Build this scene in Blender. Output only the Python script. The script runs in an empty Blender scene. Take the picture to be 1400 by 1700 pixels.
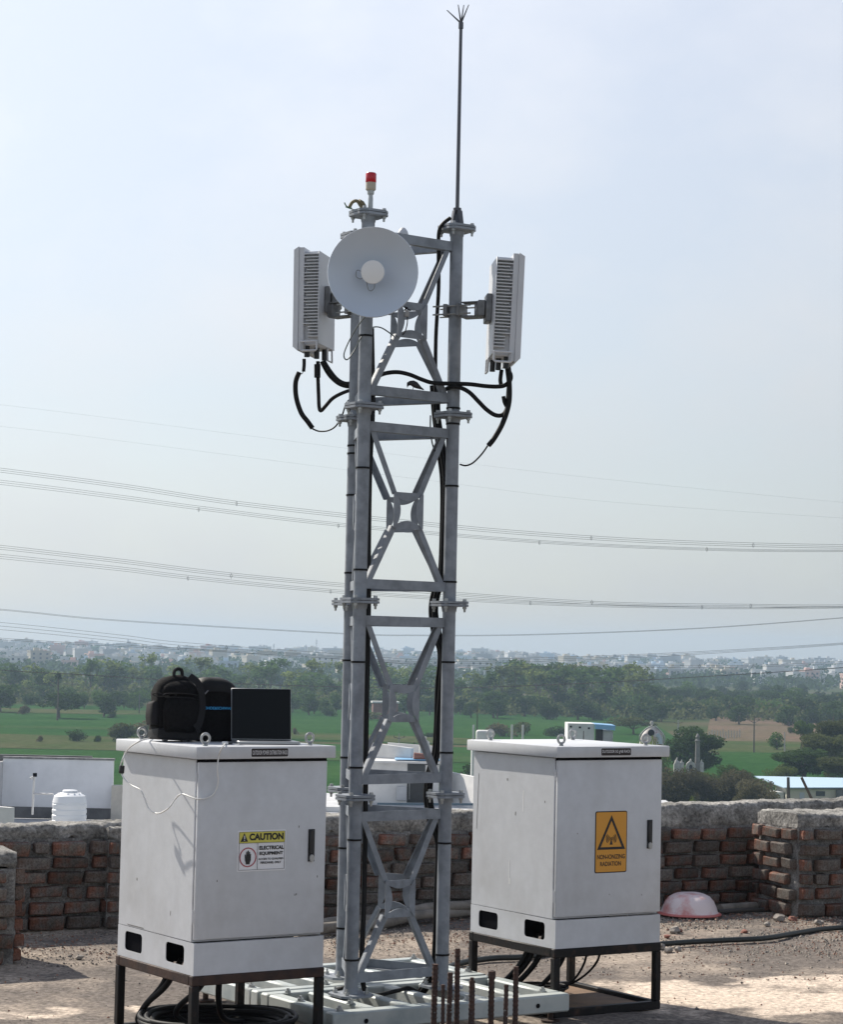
import bpy, bmesh, math, random
from mathutils import Vector, Matrix, noise
S = bpy.context.scene
COL = S.collection
R = math.radians
random.seed(11)

# ---------------------------------------------------------------- camera
CF, CP, CR, CH = 3632.0, 0.0639, 0.021, 1.734      # focal length in photo pixels, pitch, roll, eye height
_f = Vector((0, math.cos(CP), math.sin(CP))); _u = Vector((0, -math.sin(CP), math.cos(CP))); _r = Vector((1, 0, 0))
_r2 = _r * math.cos(CR) + _u * math.sin(CR); _u2 = -_r * math.sin(CR) + _u * math.cos(CR)
cd = bpy.data.cameras.new('camera'); cam = bpy.data.objects.new('camera', cd); COL.objects.link(cam)
cd.sensor_fit = 'HORIZONTAL'; cd.sensor_width = 36; cd.lens = 36 * CF / 1400
cd.clip_start = 0.1; cd.clip_end = 9000
cam.matrix_world = Matrix(((_r2.x, _u2.x, -_f.x, 0), (_r2.y, _u2.y, -_f.y, 0), (_r2.z, _u2.z, -_f.z, CH), (0, 0, 0, 1)))
S.camera = cam
def ray(px, py): return _f * CF + _r2 * (px - 700) - _u2 * (py - 850)
def at(px, py, Y):                     # the point seen at a photo pixel, at the given distance
    d = ray(px, py); return d * (Y / d.y) + Vector((0, 0, CH))
def on(px, py, z=0.0):                 # the point seen at a photo pixel, on the given level
    d = ray(px, py); return d * ((z - CH) / d.z) + Vector((0, 0, CH))

# ---------------------------------------------------------------- sky, sun, exposure
SUN_EL, SUN_AZ = R(42), R(47)          # the sun stands 47 degrees to the left of straight ahead
sd = Vector((-math.sin(SUN_AZ) * math.cos(SUN_EL), math.cos(SUN_AZ) * math.cos(SUN_EL), math.sin(SUN_EL)))
W = bpy.data.worlds.new('World'); S.world = W; W.use_nodes = True
nt = W.node_tree; nt.nodes.clear()
sky = nt.nodes.new('ShaderNodeTexSky'); sky.sky_type = 'NISHITA'; sky.sun_disc = False
sky.sun_elevation = SUN_EL; sky.sun_rotation = -SUN_AZ
sky.altitude = 300; sky.air_density = 1.0; sky.dust_density = 1.2; sky.ozone_density = 1.5
tc = nt.nodes.new('ShaderNodeTexCoord')
mp = nt.nodes.new('ShaderNodeMapping'); mp.inputs['Scale'].default_value = (3.2, 3.2, 5.5)
nz = nt.nodes.new('ShaderNodeTexNoise'); nz.inputs['Scale'].default_value = 2.2; nz.inputs['Detail'].default_value = 6; nz.inputs['Roughness'].default_value = .55
rp = nt.nodes.new('ShaderNodeMapRange'); rp.inputs[1].default_value = .40; rp.inputs[2].default_value = .80; rp.inputs[3].default_value = .66; rp.inputs[4].default_value = 1.0
mx = nt.nodes.new('ShaderNodeMix'); mx.data_type = 'RGBA'; mx.inputs[7].default_value = (7.2, 7.8, 8.8, 1)   # thin high cloud veil
bg = nt.nodes.new('ShaderNodeBackground'); bg.inputs['Strength'].default_value = 0.10
ow = nt.nodes.new('ShaderNodeOutputWorld')
L_ = nt.links.new
L_(tc.outputs['Generated'], mp.inputs[0]); L_(mp.outputs[0], nz.inputs['Vector']); L_(nz.outputs[0], rp.inputs[0])
sx = nt.nodes.new('ShaderNodeSeparateXYZ'); L_(tc.outputs['Generated'], sx.inputs[0])
el = nt.nodes.new('ShaderNodeMapRange'); el.inputs[1].default_value = 0; el.inputs[2].default_value = .9; el.inputs[3].default_value = 1.0; el.inputs[4].default_value = .12; L_(sx.outputs[2], el.inputs[0])   # the veil thins towards the zenith
vc = nt.nodes.new('ShaderNodeMapRange'); vc.data_type = 'FLOAT_VECTOR'; vc.inputs[7].default_value = (0, 0, 0); vc.inputs[8].default_value = (.30, .30, .30)   # dust greys the air near the horizon
vc.inputs[9].default_value = (5.25, 5.45, 5.65); vc.inputs[10].default_value = (9.0, 8.9, 9.0)
cb = nt.nodes.new('ShaderNodeCombineXYZ')
for k in range(3): L_(sx.outputs[2], cb.inputs[k])
L_(cb.outputs[0], vc.inputs[6]); 
dp = nt.nodes.new('ShaderNodeVectorMath'); dp.operation = 'DOT_PRODUCT'; L_(tc.outputs['Generated'], dp.inputs[0]); dp.inputs[1].default_value = tuple(sd)
ar = nt.nodes.new('ShaderNodeMapRange'); ar.inputs[1].default_value = .42; ar.inputs[2].default_value = .95; ar.inputs[3].default_value = .78; ar.inputs[4].default_value = 1.28; L_(dp.outputs['Value'], ar.inputs[0])   # haze is brighter towards the sun
vm = nt.nodes.new('ShaderNodeVectorMath'); vm.operation = 'SCALE'; L_(vc.outputs[1], vm.inputs[0]); L_(ar.outputs[0], vm.inputs['Scale']); L_(vm.outputs[0], mx.inputs[7])
ml = nt.nodes.new('ShaderNodeMath'); ml.operation = 'MULTIPLY'; L_(rp.outputs[0], ml.inputs[0]); L_(el.outputs[0], ml.inputs[1])
L_(ml.outputs[0], mx.inputs[0]); L_(sky.outputs[0], mx.inputs[6]); L_(mx.outputs[2], bg.inputs['Color']); L_(bg.outputs[0], ow.inputs['Surface'])
sl = bpy.data.lights.new('sun', 'SUN'); sl.energy = 5.0; sl.angle = R(0.6); sl.color = (1, .93, .82)
so = bpy.data.objects.new('sun', sl); COL.objects.link(so); so.rotation_euler = sd.to_track_quat('Z', 'Y').to_euler(); so.location = (-20, 20, 30)
S.view_settings.view_transform = 'Standard'; S.view_settings.look = 'None'
S.view_settings.exposure = 0.36; S.view_settings.gamma = 1; S.view_settings.use_curve_mapping = False
S.render.engine = 'CYCLES'
S.cycles.max_bounces = 6; S.cycles.volume_bounces = 1; S.cycles.use_denoising = True

# ---------------------------------------------------------------- materials
def mat(name, col, rough=.6, metal=0., var=.0, vscale=8., bump=0., bscale=60., col2=None, lo=.4, hi=.65, rnd=0., coord='Object', spec=None, detail=4., speck=0., sscale=60.):
    m = bpy.data.materials.get(name)
    if m: return m
    m = bpy.data.materials.new(name); m.use_nodes = True
    t = m.node_tree; b = t.nodes['Principled BSDF']; N = t.nodes.new; K = t.links.new
    b.inputs['Roughness'].default_value = rough; b.inputs['Metallic'].default_value = metal
    if spec is not None: b.inputs['Specular IOR Level'].default_value = spec
    c = (*col, 1)
    b.inputs['Base Color'].default_value = c
    m.diffuse_color = c
    tcn = N('ShaderNodeTexCoord')
    out = None
    if col2 or var:
        n = N('ShaderNodeTexNoise'); n.inputs['Scale'].default_value = vscale; n.inputs['Detail'].default_value = detail; n.inputs['Roughness'].default_value = .6
        K(tcn.outputs[coord], n.inputs['Vector'])
        r = N('ShaderNodeMapRange'); r.inputs[1].default_value = lo; r.inputs[2].default_value = hi; K(n.outputs[0], r.inputs[0])
        x = N('ShaderNodeMix'); x.data_type = 'RGBA'
        x.inputs[6].default_value = c
        x.inputs[7].default_value = (*(col2 if col2 else [k * (1 - var) for k in col]), 1)
        K(r.outputs[0], x.inputs[0]); out = x.outputs[2]
    if rnd:
        oi = N('ShaderNodeObjectInfo'); h = N('ShaderNodeHueSaturation')
        q = N('ShaderNodeMapRange'); q.inputs[3].default_value = 1 - rnd; q.inputs[4].default_value = 1 + rnd; K(oi.outputs['Random'], q.inputs[0]); K(q.outputs[0], h.inputs['Value'])
        if out: K(out, h.inputs['Color'])
        else: h.inputs['Color'].default_value = c
        out = h.outputs[0]
    if speck:
        n3 = N('ShaderNodeTexNoise'); n3.inputs['Scale'].default_value = sscale; n3.inputs['Detail'].default_value = 5; n3.inputs['Roughness'].default_value = .7; K(tcn.outputs[coord], n3.inputs['Vector'])
        q3 = N('ShaderNodeMapRange'); q3.inputs[1].default_value = .34; q3.inputs[2].default_value = .66; q3.inputs[3].default_value = 1 - speck; q3.inputs[4].default_value = 1 + speck; K(n3.outputs[0], q3.inputs[0])
        h3 = N('ShaderNodeHueSaturation'); K(q3.outputs[0], h3.inputs['Value'])
        if out: K(out, h3.inputs['Color'])
        else: h3.inputs['Color'].default_value = c
        out = h3.outputs[0]
    if out: K(out, b.inputs['Base Color'])
    if bump:
        n2 = N('ShaderNodeTexNoise'); n2.inputs['Scale'].default_value = bscale; n2.inputs['Detail'].default_value = 6; K(tcn.outputs[coord], n2.inputs['Vector'])
        bp = N('ShaderNodeBump'); bp.inputs['Strength'].default_value = bump; bp.inputs['Distance'].default_value = .01; K(n2.outputs[0], bp.inputs['Height']); K(bp.outputs[0], b.inputs['Normal'])
    return m

# ---------------------------------------------------------------- mesh helpers
class B:
    """collects shapes in one bmesh"""
    def __init__(s): s.bm = bmesh.new()
    def box(s, a, b, M=None, bev=0., seg=1):
        a, b = Vector(a), Vector(b)
        v = [s.bm.verts.new((x, y, z)) for z in (a.z, b.z) for y in (a.y, b.y) for x in (a.x, b.x)]
        fs = [s.bm.faces.new([v[i] for i in q]) for q in ((0, 2, 3, 1), (4, 5, 7, 6), (0, 1, 5, 4), (1, 3, 7, 5), (3, 2, 6, 7), (2, 0, 4, 6))]
        if bev:
            es = list({e for f in fs for e in f.edges})
            r = bmesh.ops.bevel(s.bm, geom=es, offset=bev, segments=seg, affect='EDGES', profile=.5)
            v = list({q for f in r['faces'] for q in f.verts} | {q for q in v if q.is_valid})
        if M is not None: bmesh.ops.transform(s.bm, matrix=M, verts=[q for q in v if q.is_valid])
        return s
    def bar(s, p, q, w, h, up=(0, 0, 1), bev=0., off=(0, 0)):
        """box beam from p to q; w across, h along up; off shifts (across, up)"""
        p, q = Vector(p), Vector(q); d = q - p; L = d.length; d.normalize()
        up = Vector(up); x = d.cross(up).normalized(); y = x.cross(d).normalized()
        M = Matrix(((d.x, x.x, y.x, p.x), (d.y, x.y, y.y, p.y), (d.z, x.z, y.z, p.z), (0, 0, 0, 1)))
        return s.box((0, off[0] - w / 2, off[1] - h / 2), (L, off[0] + w / 2, off[1] + h / 2), M, bev)
    def tube(s, pts, r, n=8, cap=True, smooth=0):
        pts = [Vector(p) for p in pts]
        if smooth: pts = spline(pts, smooth)
        rr = r if hasattr(r, '__len__') else [r] * len(pts)
        if len(rr) != len(pts): rr = [rr[min(len(rr) - 1, int(i * len(rr) / len(pts)))] for i in range(len(pts))]
        rings = []; nrm = None
        for i, p in enumerate(pts):
            t = (pts[min(i + 1, len(pts) - 1)] - pts[max(i - 1, 0)]).normalized()
            if nrm is None:
                nrm = t.orthogonal().normalized()
            nrm = (nrm - t * nrm.dot(t))
            if nrm.length < 1e-6: nrm = t.orthogonal()
            nrm.normalize(); bn = t.cross(nrm)
            rings.append([s.bm.verts.new(p + (nrm * math.cos(a) + bn * math.sin(a)) * rr[i]) for a in [2 * math.pi * k / n for k in range(n)]])
        for a, b in zip(rings, rings[1:]):
            for k in range(n): s.bm.faces.new((a[k], a[(k + 1) % n], b[(k + 1) % n], b[k]))
        if cap:
            s.bm.faces.new(rings[0][::-1]); s.bm.faces.new(rings[-1])
        return s
    def lathe(s, prof, n=20, M=None, ang=2 * math.pi):
        """profile [(r,z)] round z"""
        vs = []; rings = []
        for r, z in prof:
            if r < 1e-6: ring = [s.bm.verts.new((0, 0, z))] * n; vs.append(ring[0])
            else:
                ring = [s.bm.verts.new((r * math.cos(2 * math.pi * k / n), r * math.sin(2 * math.pi * k / n), z)) for k in range(n)]; vs += ring
            rings.append(ring)
        for a, b in zip(rings, rings[1:]):
            for k in range(n):
                f = []
                for v in (a[k], a[(k + 1) % n], b[(k + 1) % n], b[k]):
                    if v not in f: f.append(v)
                if len(f) > 2:
                    try: s.bm.faces.new(f)
                    except ValueError: pass
        if M is not None: bmesh.ops.transform(s.bm, matrix=M, verts=vs)
        return s
    def loft(s, secs, n=24, M=None, jit=0., sc=9.):
        """stack of superellipse sections (z,cx,cy,hx,hy,power)"""
        rings = []; vs = []
        for z, cx, cy, hx, hy, pw in secs:
            ring = []
            for k in range(n):
                a = 2 * math.pi * k / n; c, q = math.cos(a), math.sin(a)
                p = Vector((cx + hx * math.copysign(abs(c) ** (2 / pw), c), cy + hy * math.copysign(abs(q) ** (2 / pw), q), z))
                if jit: p += noise.noise_vector(p * sc) * jit
                ring.append(s.bm.verts.new(p))
            rings.append(ring); vs += ring
        for a, b in zip(rings, rings[1:]):
            for k in range(n): s.bm.faces.new((a[k], a[(k + 1) % n], b[(k + 1) % n], b[k]))
        s.bm.faces.new(rings[0][::-1]); s.bm.faces.new(rings[-1])
        if M is not None: bmesh.ops.transform(s.bm, matrix=M, verts=vs)
        return s
    def poly(s, pts, depth, M=None):
        """convex or simple polygon in xy extruded along z from 0 to depth"""
        a = [s.bm.verts.new((x, y, 0)) for x, y in pts]; b = [s.bm.verts.new((x, y, depth)) for x, y in pts]
        n = len(pts)
        s.bm.faces.new(a[::-1]); s.bm.faces.new(b)
        for k in range(n): s.bm.faces.new((a[k], a[(k + 1) % n], b[(k + 1) % n], b[k]))
        if M is not None: bmesh.ops.transform(s.bm, matrix=M, verts=a + b)
        return s
    def quad(s, *p):
        s.bm.faces.new([s.bm.verts.new(q) for q in p]); return s
    def mesh(s, name, m, ang=.7):
        bmesh.ops.recalc_face_normals(s.bm, faces=s.bm.faces)
        me = bpy.data.meshes.new(name); s.bm.to_mesh(me); s.bm.free()
        for p in me.polygons: p.use_smooth = True
        me.set_sharp_from_angle(angle=ang)
        if m: me.materials.append(m)
        return me
    def obj(s, name, m, parent=None, ang=.7, **kw):
        return link(name, s.mesh(name, m, ang), parent, **kw)
def link(name, me, parent=None, loc=(0, 0, 0), rot=(0, 0, 0), scale=(1, 1, 1), label=None, cat=None, group=None, kind=None):
    o = bpy.data.objects.new(name, me); COL.objects.link(o); o.location = loc; o.rotation_euler = rot; o.scale = scale
    if parent: o.parent = parent
    return tag(o, label, cat, group, kind)
def tag(o, label=None, cat=None, group=None, kind=None):
    if label: o['label'] = label
    if cat: o['category'] = cat
    if group: o['group'] = group
    if kind: o['kind'] = kind
    return o
def thing(name, label, cat, loc=(0, 0, 0), rotz=0., group=None, rot=None):
    return link(name, None, None, loc, rot or (0, 0, rotz), label=label, cat=cat, group=group)
def spline(p, k=8):
    out = []
    for i in range(len(p) - 1):
        a, b, c, d = p[max(i - 1, 0)], p[i], p[i + 1], p[min(i + 2, len(p) - 1)]
        for j in range(k):
            t = j / k
            out.append(.5 * ((2 * b) + (c - a) * t + (2 * a - 5 * b + 4 * c - d) * t * t + (3 * b - a - 3 * c + d) * t ** 3))
    out.append(p[-1]); return out
def frame(o, ex, ey):                                  # matrix with given x and y axes at o
    ex, ey = Vector(ex).normalized(), Vector(ey).normalized(); ez = ex.cross(ey); o = Vector(o)
    return Matrix(((ex.x, ey.x, ez.x, o.x), (ex.y, ey.y, ez.y, o.y), (ex.z, ey.z, ez.z, o.z), (0, 0, 0, 1)))
def holed(outer, holes, depth):
    """flat plate with holes in xy, as a mesh"""
    cu = bpy.data.curves.new('tmp', 'CURVE'); cu.dimensions = '2D'; cu.fill_mode = 'BOTH'; cu.extrude = depth / 2
    for lp in [outer] + holes:
        sp = cu.splines.new('POLY'); sp.points.add(len(lp) - 1); sp.use_cyclic_u = True
        for q, (x, y) in zip(sp.points, lp): q.co = (x, y, 0, 1)
    o = bpy.data.objects.new('tmp', cu); COL.objects.link(o)
    me = bpy.data.meshes.new_from_object(o.evaluated_get(bpy.context.evaluated_depsgraph_get()))
    bpy.data.objects.remove(o); bpy.data.curves.remove(cu); return me
def rrect(x0, y0, x1, y1, r, n=5):
    out = []
    for cx, cy, a0 in ((x1 - r, y1 - r, 0), (x0 + r, y1 - r, 90), (x0 + r, y0 + r, 180), (x1 - r, y0 + r, 270)):
        out += [(cx + r * math.cos(R(a0 + 90 * k / n)), cy + r * math.sin(R(a0 + 90 * k / n))) for k in range(n + 1)]
    return out
def text(name, body, x0, z0, w, h, y, m, parent, bold=.0, depth=.0006, back=False):
    """lettering filling a w x h box, standing upright and facing -y"""
    cu = bpy.data.curves.new('tmp', 'FONT'); cu.body = body; cu.offset = bold; cu.extrude = 0; cu.size = 1
    o = bpy.data.objects.new('tmp', cu); COL.objects.link(o)
    me = bpy.data.meshes.new_from_object(o.evaluated_get(bpy.context.evaluated_depsgraph_get()))
    bpy.data.objects.remove(o); bpy.data.curves.remove(cu)
    xs = [v.co.x for v in me.vertices]; ys = [v.co.y for v in me.vertices]
    ax, ay = min(xs), min(ys); sx, sy = w / (max(xs) - ax), h / (max(ys) - ay)
    for v in me.vertices: v.co = (x0 + (v.co.x - ax) * sx, y, z0 + (v.co.y - ay) * sy)
    me.materials.clear(); me.materials.append(m); me.name = name
    return link(name, me, parent)
def flat(name, loop, y, m, parent, holes=(), depth=.0012):
    """flat print or plate: loop in (x,z), facing -y at local y"""
    me = holed(loop, list(holes), depth)
    for v in me.vertices: v.co = (v.co.x, y - v.co.z, v.co.y)
    me.materials.clear(); me.materials.append(m); me.name = name
    return link(name, me, parent)
def copy_tree(o, parent=None):
    c = o.copy(); COL.objects.link(c); c.parent = parent
    for ch in list(o.children): copy_tree(ch, c)
    return c
HAZE = 0.00020
# ================================================================ SETTING
GZ = -18.0                                              # the fields lie 18 m below the roof
WA = 0.46                                               # direction of the parapet
we = Vector((math.cos(WA), math.sin(WA), 0)); wn = Vector((-math.sin(WA), math.cos(WA), 0)); W0 = Vector((-2.445, 13.288, 0))
EA = 0.58                                               # direction of the rack fronts
ee = Vector((math.cos(EA), math.sin(EA), 0)); en = Vector((-math.sin(EA), math.cos(EA), 0))

# ---- terrain
def ground_z(x, y):
    d = math.hypot(x, y)
    k = min(1, max(0, (d - 1250) / 1900)); k = k * k * (3 - 2 * k)
    return GZ + k * (9.5 + 3.0 * noise.noise(Vector((x * .0022, y * .0016, 3.1))) + 4.0 * math.exp(-((x - 60) / 120) ** 2) + 3.5 * math.exp(-((x + 700) / 330) ** 2)) 
b = B(); ys = [-500 + 60 * i for i in range(9)] + [40 + 60 * i for i in range(65)]; ys = ys + [4000, 4300]
xs = [-1500 + 75 * i for i in range(41)]
vs = [[b.bm.verts.new((x, y, ground_z(x, y))) for x in xs] for y in ys]
for r0, r1 in zip(vs, vs[1:]):
    for i in range(len(xs) - 1): b.bm.faces.new((r0[i], r0[i + 1], r1[i + 1], r1[i]))
b.obj('terrain', mat('scrub_ground', (.05, .07, .028), .9, col2=(.09, .08, .05), vscale=.02, lo=.42, hi=.62, coord='Object', spec=0), kind='structure')
def field_mat(name, c1, c2, rows):
    m = mat(name, c1, .9, col2=c2, vscale=.045, lo=.35, hi=.7, speck=.28, sscale=.5, spec=0)
    return m
G1 = field_mat('young_rice', (.024, .068, .020), (.038, .085, .026), 0); G2 = field_mat('rice_dull', (.034, .076, .024), (.055, .085, .034), 0)
G3 = field_mat('dry_field', (.15, .105, .08), (.10, .09, .055), 0); G4 = field_mat('weedy_bank', (.045, .075, .027), (.085, .085, .045), 0)
def field(poly, m, lift, name='field'):
    b = B(); pts = [on(x, y, GZ + lift) for x, y in poly]
    b.bm.faces.new([b.bm.verts.new(p) for p in pts]); b.obj(name, m, kind='structure')
field([(-900, 1420), (2300, 1420), (2300, 1277), (-900, 1200)], G1, .05)
field([(-900, 1196), (1160, 1246), (1060, 1186), (-900, 1154)], G1, .05)
field([(-60, 1240), (420, 1250), (420, 1230), (-60, 1216)], G4, .12, 'field_bank')
field([(-60, 1206), (420, 1216), (420, 1212), (-60, 1203)], G2, .12, 'field_bank')
field([(470, 1226), (800, 1236), (800, 1226), (470, 1214)], G4, .14, 'field_bank')
field([(540, 1262), (800, 1266), (800, 1250), (540, 1246)], G2, .14, 'field_bank')
field([(-60, 1182), (380, 1188), (380, 1182), (-60, 1174)], G4, .14, 'field_bank')
field([(1170, 1234), (1460, 1238), (1460, 1192), (1180, 1190)], G3, .15, 'dry_field')
field([(1190, 1252), (1330, 1254), (1330, 1231), (1180, 1229)], G4, .2, 'field_bank')
field([(1190, 1330), (1330, 1330), (1330, 1250), (1196, 1248)], G1, .25)

# ---- the roof we stand on
rm = mat('roof_concrete', (.40, .335, .275), .92, col2=(.175, .152, .135), vscale=1.1, lo=.37, hi=.54, detail=10., spec=.08)
t = rm.node_tree; bs = t.nodes['Principled BSDF']; N = t.nodes.new; K = t.links.new
src = bs.inputs['Base Color'].links[0].from_socket
tcn = N('ShaderNodeTexCoord')
def nz_mix(prev, attr, col, fine, lo, hi, scale):
    a = N('ShaderNodeAttribute'); a.attribute_name = attr
    n = N('ShaderNodeTexNoise'); n.inputs['Scale'].default_value = scale; n.inputs['Detail'].default_value = 8; K(tcn.outputs['Object'], n.inputs['Vector'])
    ad = N('ShaderNodeMath'); ad.operation = 'ADD'; K(a.outputs['Fac'], ad.inputs[0]); K(n.outputs[0], ad.inputs[1])
    r = N('ShaderNodeMapRange'); r.inputs[1].default_value = lo; r.inputs[2].default_value = hi; K(ad.outputs[0], r.inputs[0])
    x = N('ShaderNodeMix'); x.data_type = 'RGBA'; K(r.outputs[0], x.inputs[0]); K(prev, x.inputs[6]); x.inputs[7].default_value = (*col, 1)
    return x.outputs[2]
o1 = nz_mix(src, 'sand', (.66, .55, .45), 0, .95, 1.06, 2.6)
o2 = nz_mix(o1, 'rubble', (.33, .225, .175), 0, .95, 1.2, 3.)
# fine speckle
n = N('ShaderNodeTexNoise'); n.inputs['Scale'].default_value = 34; n.inputs['Detail'].default_value = 7; n.inputs['Roughness'].default_value = .75; K(tcn.outputs['Object'], n.inputs['Vector'])
r = N('ShaderNodeMapRange'); r.inputs[1].default_value = .36; r.inputs[2].default_value = .64; r.inputs[3].default_value = .48; r.inputs[4].default_value = 1.42; K(n.outputs[0], r.inputs[0])
h = N('ShaderNodeHueSaturation'); K(o2, h.inputs['Color']); K(r.outputs[0], h.inputs['Value']); K(h.outputs[0], bs.inputs['Base Color'])
bp = N('ShaderNodeBump'); bp.inputs['Strength'].default_value = .9; bp.inputs['Distance'].default_value = .012; K(n.outputs[0], bp.inputs['Height']); K(bp.outputs[0], bs.inputs['Normal'])

def blob(p, c, rx, ry):
    d = Vector((p.x - c[0], p.y - c[1])); q = Vector((d.x * we.x + d.y * we.y, -d.x * we.y + d.y * we.x))
    return math.exp(-((q.x / rx) ** 2 + (q.y / ry) ** 2) ** 1.7)
def wpt(w, n, z=0): return W0 + we * w + wn * n + Vector((0, 0, z))
b = B(); bm = b.bm
ws = [-9, -6, -4, -2] + [-1 + .05 * i for i in range(161)] + [8, 10, 13]
ns = [-16, -13, -10, -8, -6.5] + [-5.5 + .05 * i for i in range(115)] + [.22]
rows = []
for nn in ns:
    row = []
    for w in ws:
        p = wpt(w, nn); z = 0
        if -1 <= w <= 7 and -5.5 <= nn <= .21:
            z = .010 * noise.noise(p * 1.6) + .006 * noise.noise(p * 6) + .004 * noise.noise(p * 17)
            z += .05 * max(0, (nn + .22) / .22) ** 1.5 * (.6 + .4 * noise.noise(p * 5)) if nn > -.22 else 0   # mortar fillet at the wall foot
        row.append(bm.verts.new((p.x, p.y, z - .004)))
    rows.append(row)
for r0, r1 in zip(rows, rows[1:]):
    for i in range(len(ws) - 1): bm.faces.new((r0[i], r0[i + 1], r1[i + 1], r1[i]))
lo = [bm.verts.new(wpt(w, n_, GZ - .5)) for w, n_ in ((-9, -16), (13, -16), (13, .22), (-9, .22))]
hi = [rows[0][0], rows[0][-1], rows[-1][-1], rows[-1][0]]
for k in range(4):
    if k in (0, 2):
        edge = rows[0] if k == 0 else rows[-1][::-1]
    else: edge = [r_[-1] for r_ in rows] if k == 1 else [r_[0] for r_ in rows][::-1]
    bm.faces.new(list(edge) + [lo[(k + 1) % 4], lo[k]])
roof = b.obj('roof', rm, kind='structure', ang=1.2)
sa = roof.data.attributes.new('sand', 'FLOAT', 'POINT'); ra = roof.data.attributes.new('rubble', 'FLOAT', 'POINT')
sand_spots = [(on(1150, 1655), 1.0, .75, .62), (on(1330, 1648), 1.0, .80, .62), (on(1480, 1640), 1.0, .7, .6), (on(100, 1600), .45, .2, .42), (on(60, 1680), .9, .3, .5), (on(560, 1570), .5, .2, .4), (on(1200, 1520), .3, .15, .3), (on(300, 1600), .5, .25, .42)]
rub_spots = [(on(1180, 1540), 1.0, .7, .40), (on(1330, 1545), .8, .6, .35), (on(1370, 1570), .9, .5, .22), (on(620, 1560), .9, .25, .35), (on(150, 1590), .6, .25, .3)]
for i, v in enumerate(roof.data.vertices):
    p = v.co
    sa.data[i].value = max([k * blob(p, (c.x, c.y), rx, ry) for c, rx, ry, k in sand_spots]) if p.z > -1 else 0
    ra.data[i].value = max([k * blob(p, (c.x, c.y), rx, ry) for c, rx, ry, k in rub_spots]) if p.z > -1 else 0

# ---- pebbles and grit on the roof
rs = random.Random(5)
def pebble(bm, p, r, rs):
    vs = [bm.verts.new(p + Vector((d[0] * rs.uniform(.7, 1.3), d[1] * rs.uniform(.7, 1.3), d[2] * rs.uniform(.5, .9))) * r) for d in ((1, 0, 0), (-.5, .85, 0), (-.5, -.85, 0), (0, 0, 1), (.1, .1, -.6))]
    for f in ((0, 1, 3), (1, 2, 3), (2, 0, 3), (1, 0, 4), (2, 1, 4), (0, 2, 4)): bm.faces.new([vs[i] for i in f])
for nm, col, cnt, seed in (('pale_grit', (.40, .35, .29), 6200, 1), ('brick_grit', (.30, .17, .12), 5200, 2), ('dark_grit', (.13, .12, .11), 3000, 3)):
    rs = random.Random(seed); b = B()
    while cnt > 0:
        p = wpt(rs.uniform(-.8, 6.6), -abs(rs.gauss(0, 1.9)) - .05)
        dens = .06 + 1.7 * max([k * blob(p, (c.x, c.y), rx * 1.3, ry * 1.3) for c, rx, ry, k in rub_spots]) + (.4 if p.y > 12 else 0)
        dens *= max(0, .55 + 1.8 * noise.noise(Vector((p.x * 1.7, p.y * 1.7, seed))))
        if rs.random() > dens: continue
        pebble(b.bm, p + Vector((0, 0, .002)), abs(rs.gauss(0, .0042)) + .0022, rs); cnt -= 1
    b.obj(nm, mat(nm, col, .9, var=.3, vscale=30), kind='stuff', ang=.3)
st_mat = mat('rubble_stone', (.30, .27, .24), .9, var=.4, vscale=40, bump=.4)
st_red = mat('brick_chip', (.26, .11, .08), .9, var=.4, vscale=40, bump=.4)
def stone(x, y, r, label, m=st_mat):
    b = B(); rs = random.Random(int(x * 7 + y))
    bmesh.ops.create_icosphere(b.bm, subdivisions=2, radius=1)
    off = Vector((x, y, 0))
    for v in b.bm.verts:
        n_ = noise.noise(v.co * 1.3 + off) * .5; v.co = Vector((v.co.x * 1.2, v.co.y, v.co.z * .7)) * (1 + n_) * r
    p = on(x, y); b.obj('stone', m, loc=(p.x, p.y, r * .4), rot=(0, 0, x), ang=.5, label=label, cat='stone', group='loose stones on the roof')
stone(1120, 1548, .035, 'pale grey stone in the rubble left of the black hose, below the pink basin')
stone(1127, 1546, .022, 'dark red brick chip touching the pale grey stone below the pink basin', st_red)
stone(1108, 1556, .018, 'small dark red brick chip between the grey rack and the stone below the basin', st_red)
stone(1295, 1527, .038, 'largest pale stone on the rubble near the foot of the right brick pillar')
stone(1316, 1528, .026, 'red brick chip beside the largest stone near the right pillar', st_red)
stone(1274, 1536, .022, 'small dark grey stone in front of the right pillar, left of the largest stone')
stone(1360, 1534, .028, 'light stone in front of the right brick pillar face, at the right edge')
stone(1236, 1549, .022, 'dark red brick chip just above the middle of the black hose', st_red)
stone(1097, 1574, .030, 'grey stone beside the right leg of the right rack stand')
stone(1126, 1578, .022, 'middle one of the three pale stones below the black hose')
stone(1110, 1580, .026, 'white edged stone right of the rack leg, below the black hose')
stone(132, 1591, .020, 'dark stone lying at the edge of the wall shadow at left')
stone(385, 1520, .001, 'tiny chip') if False else None

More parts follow.
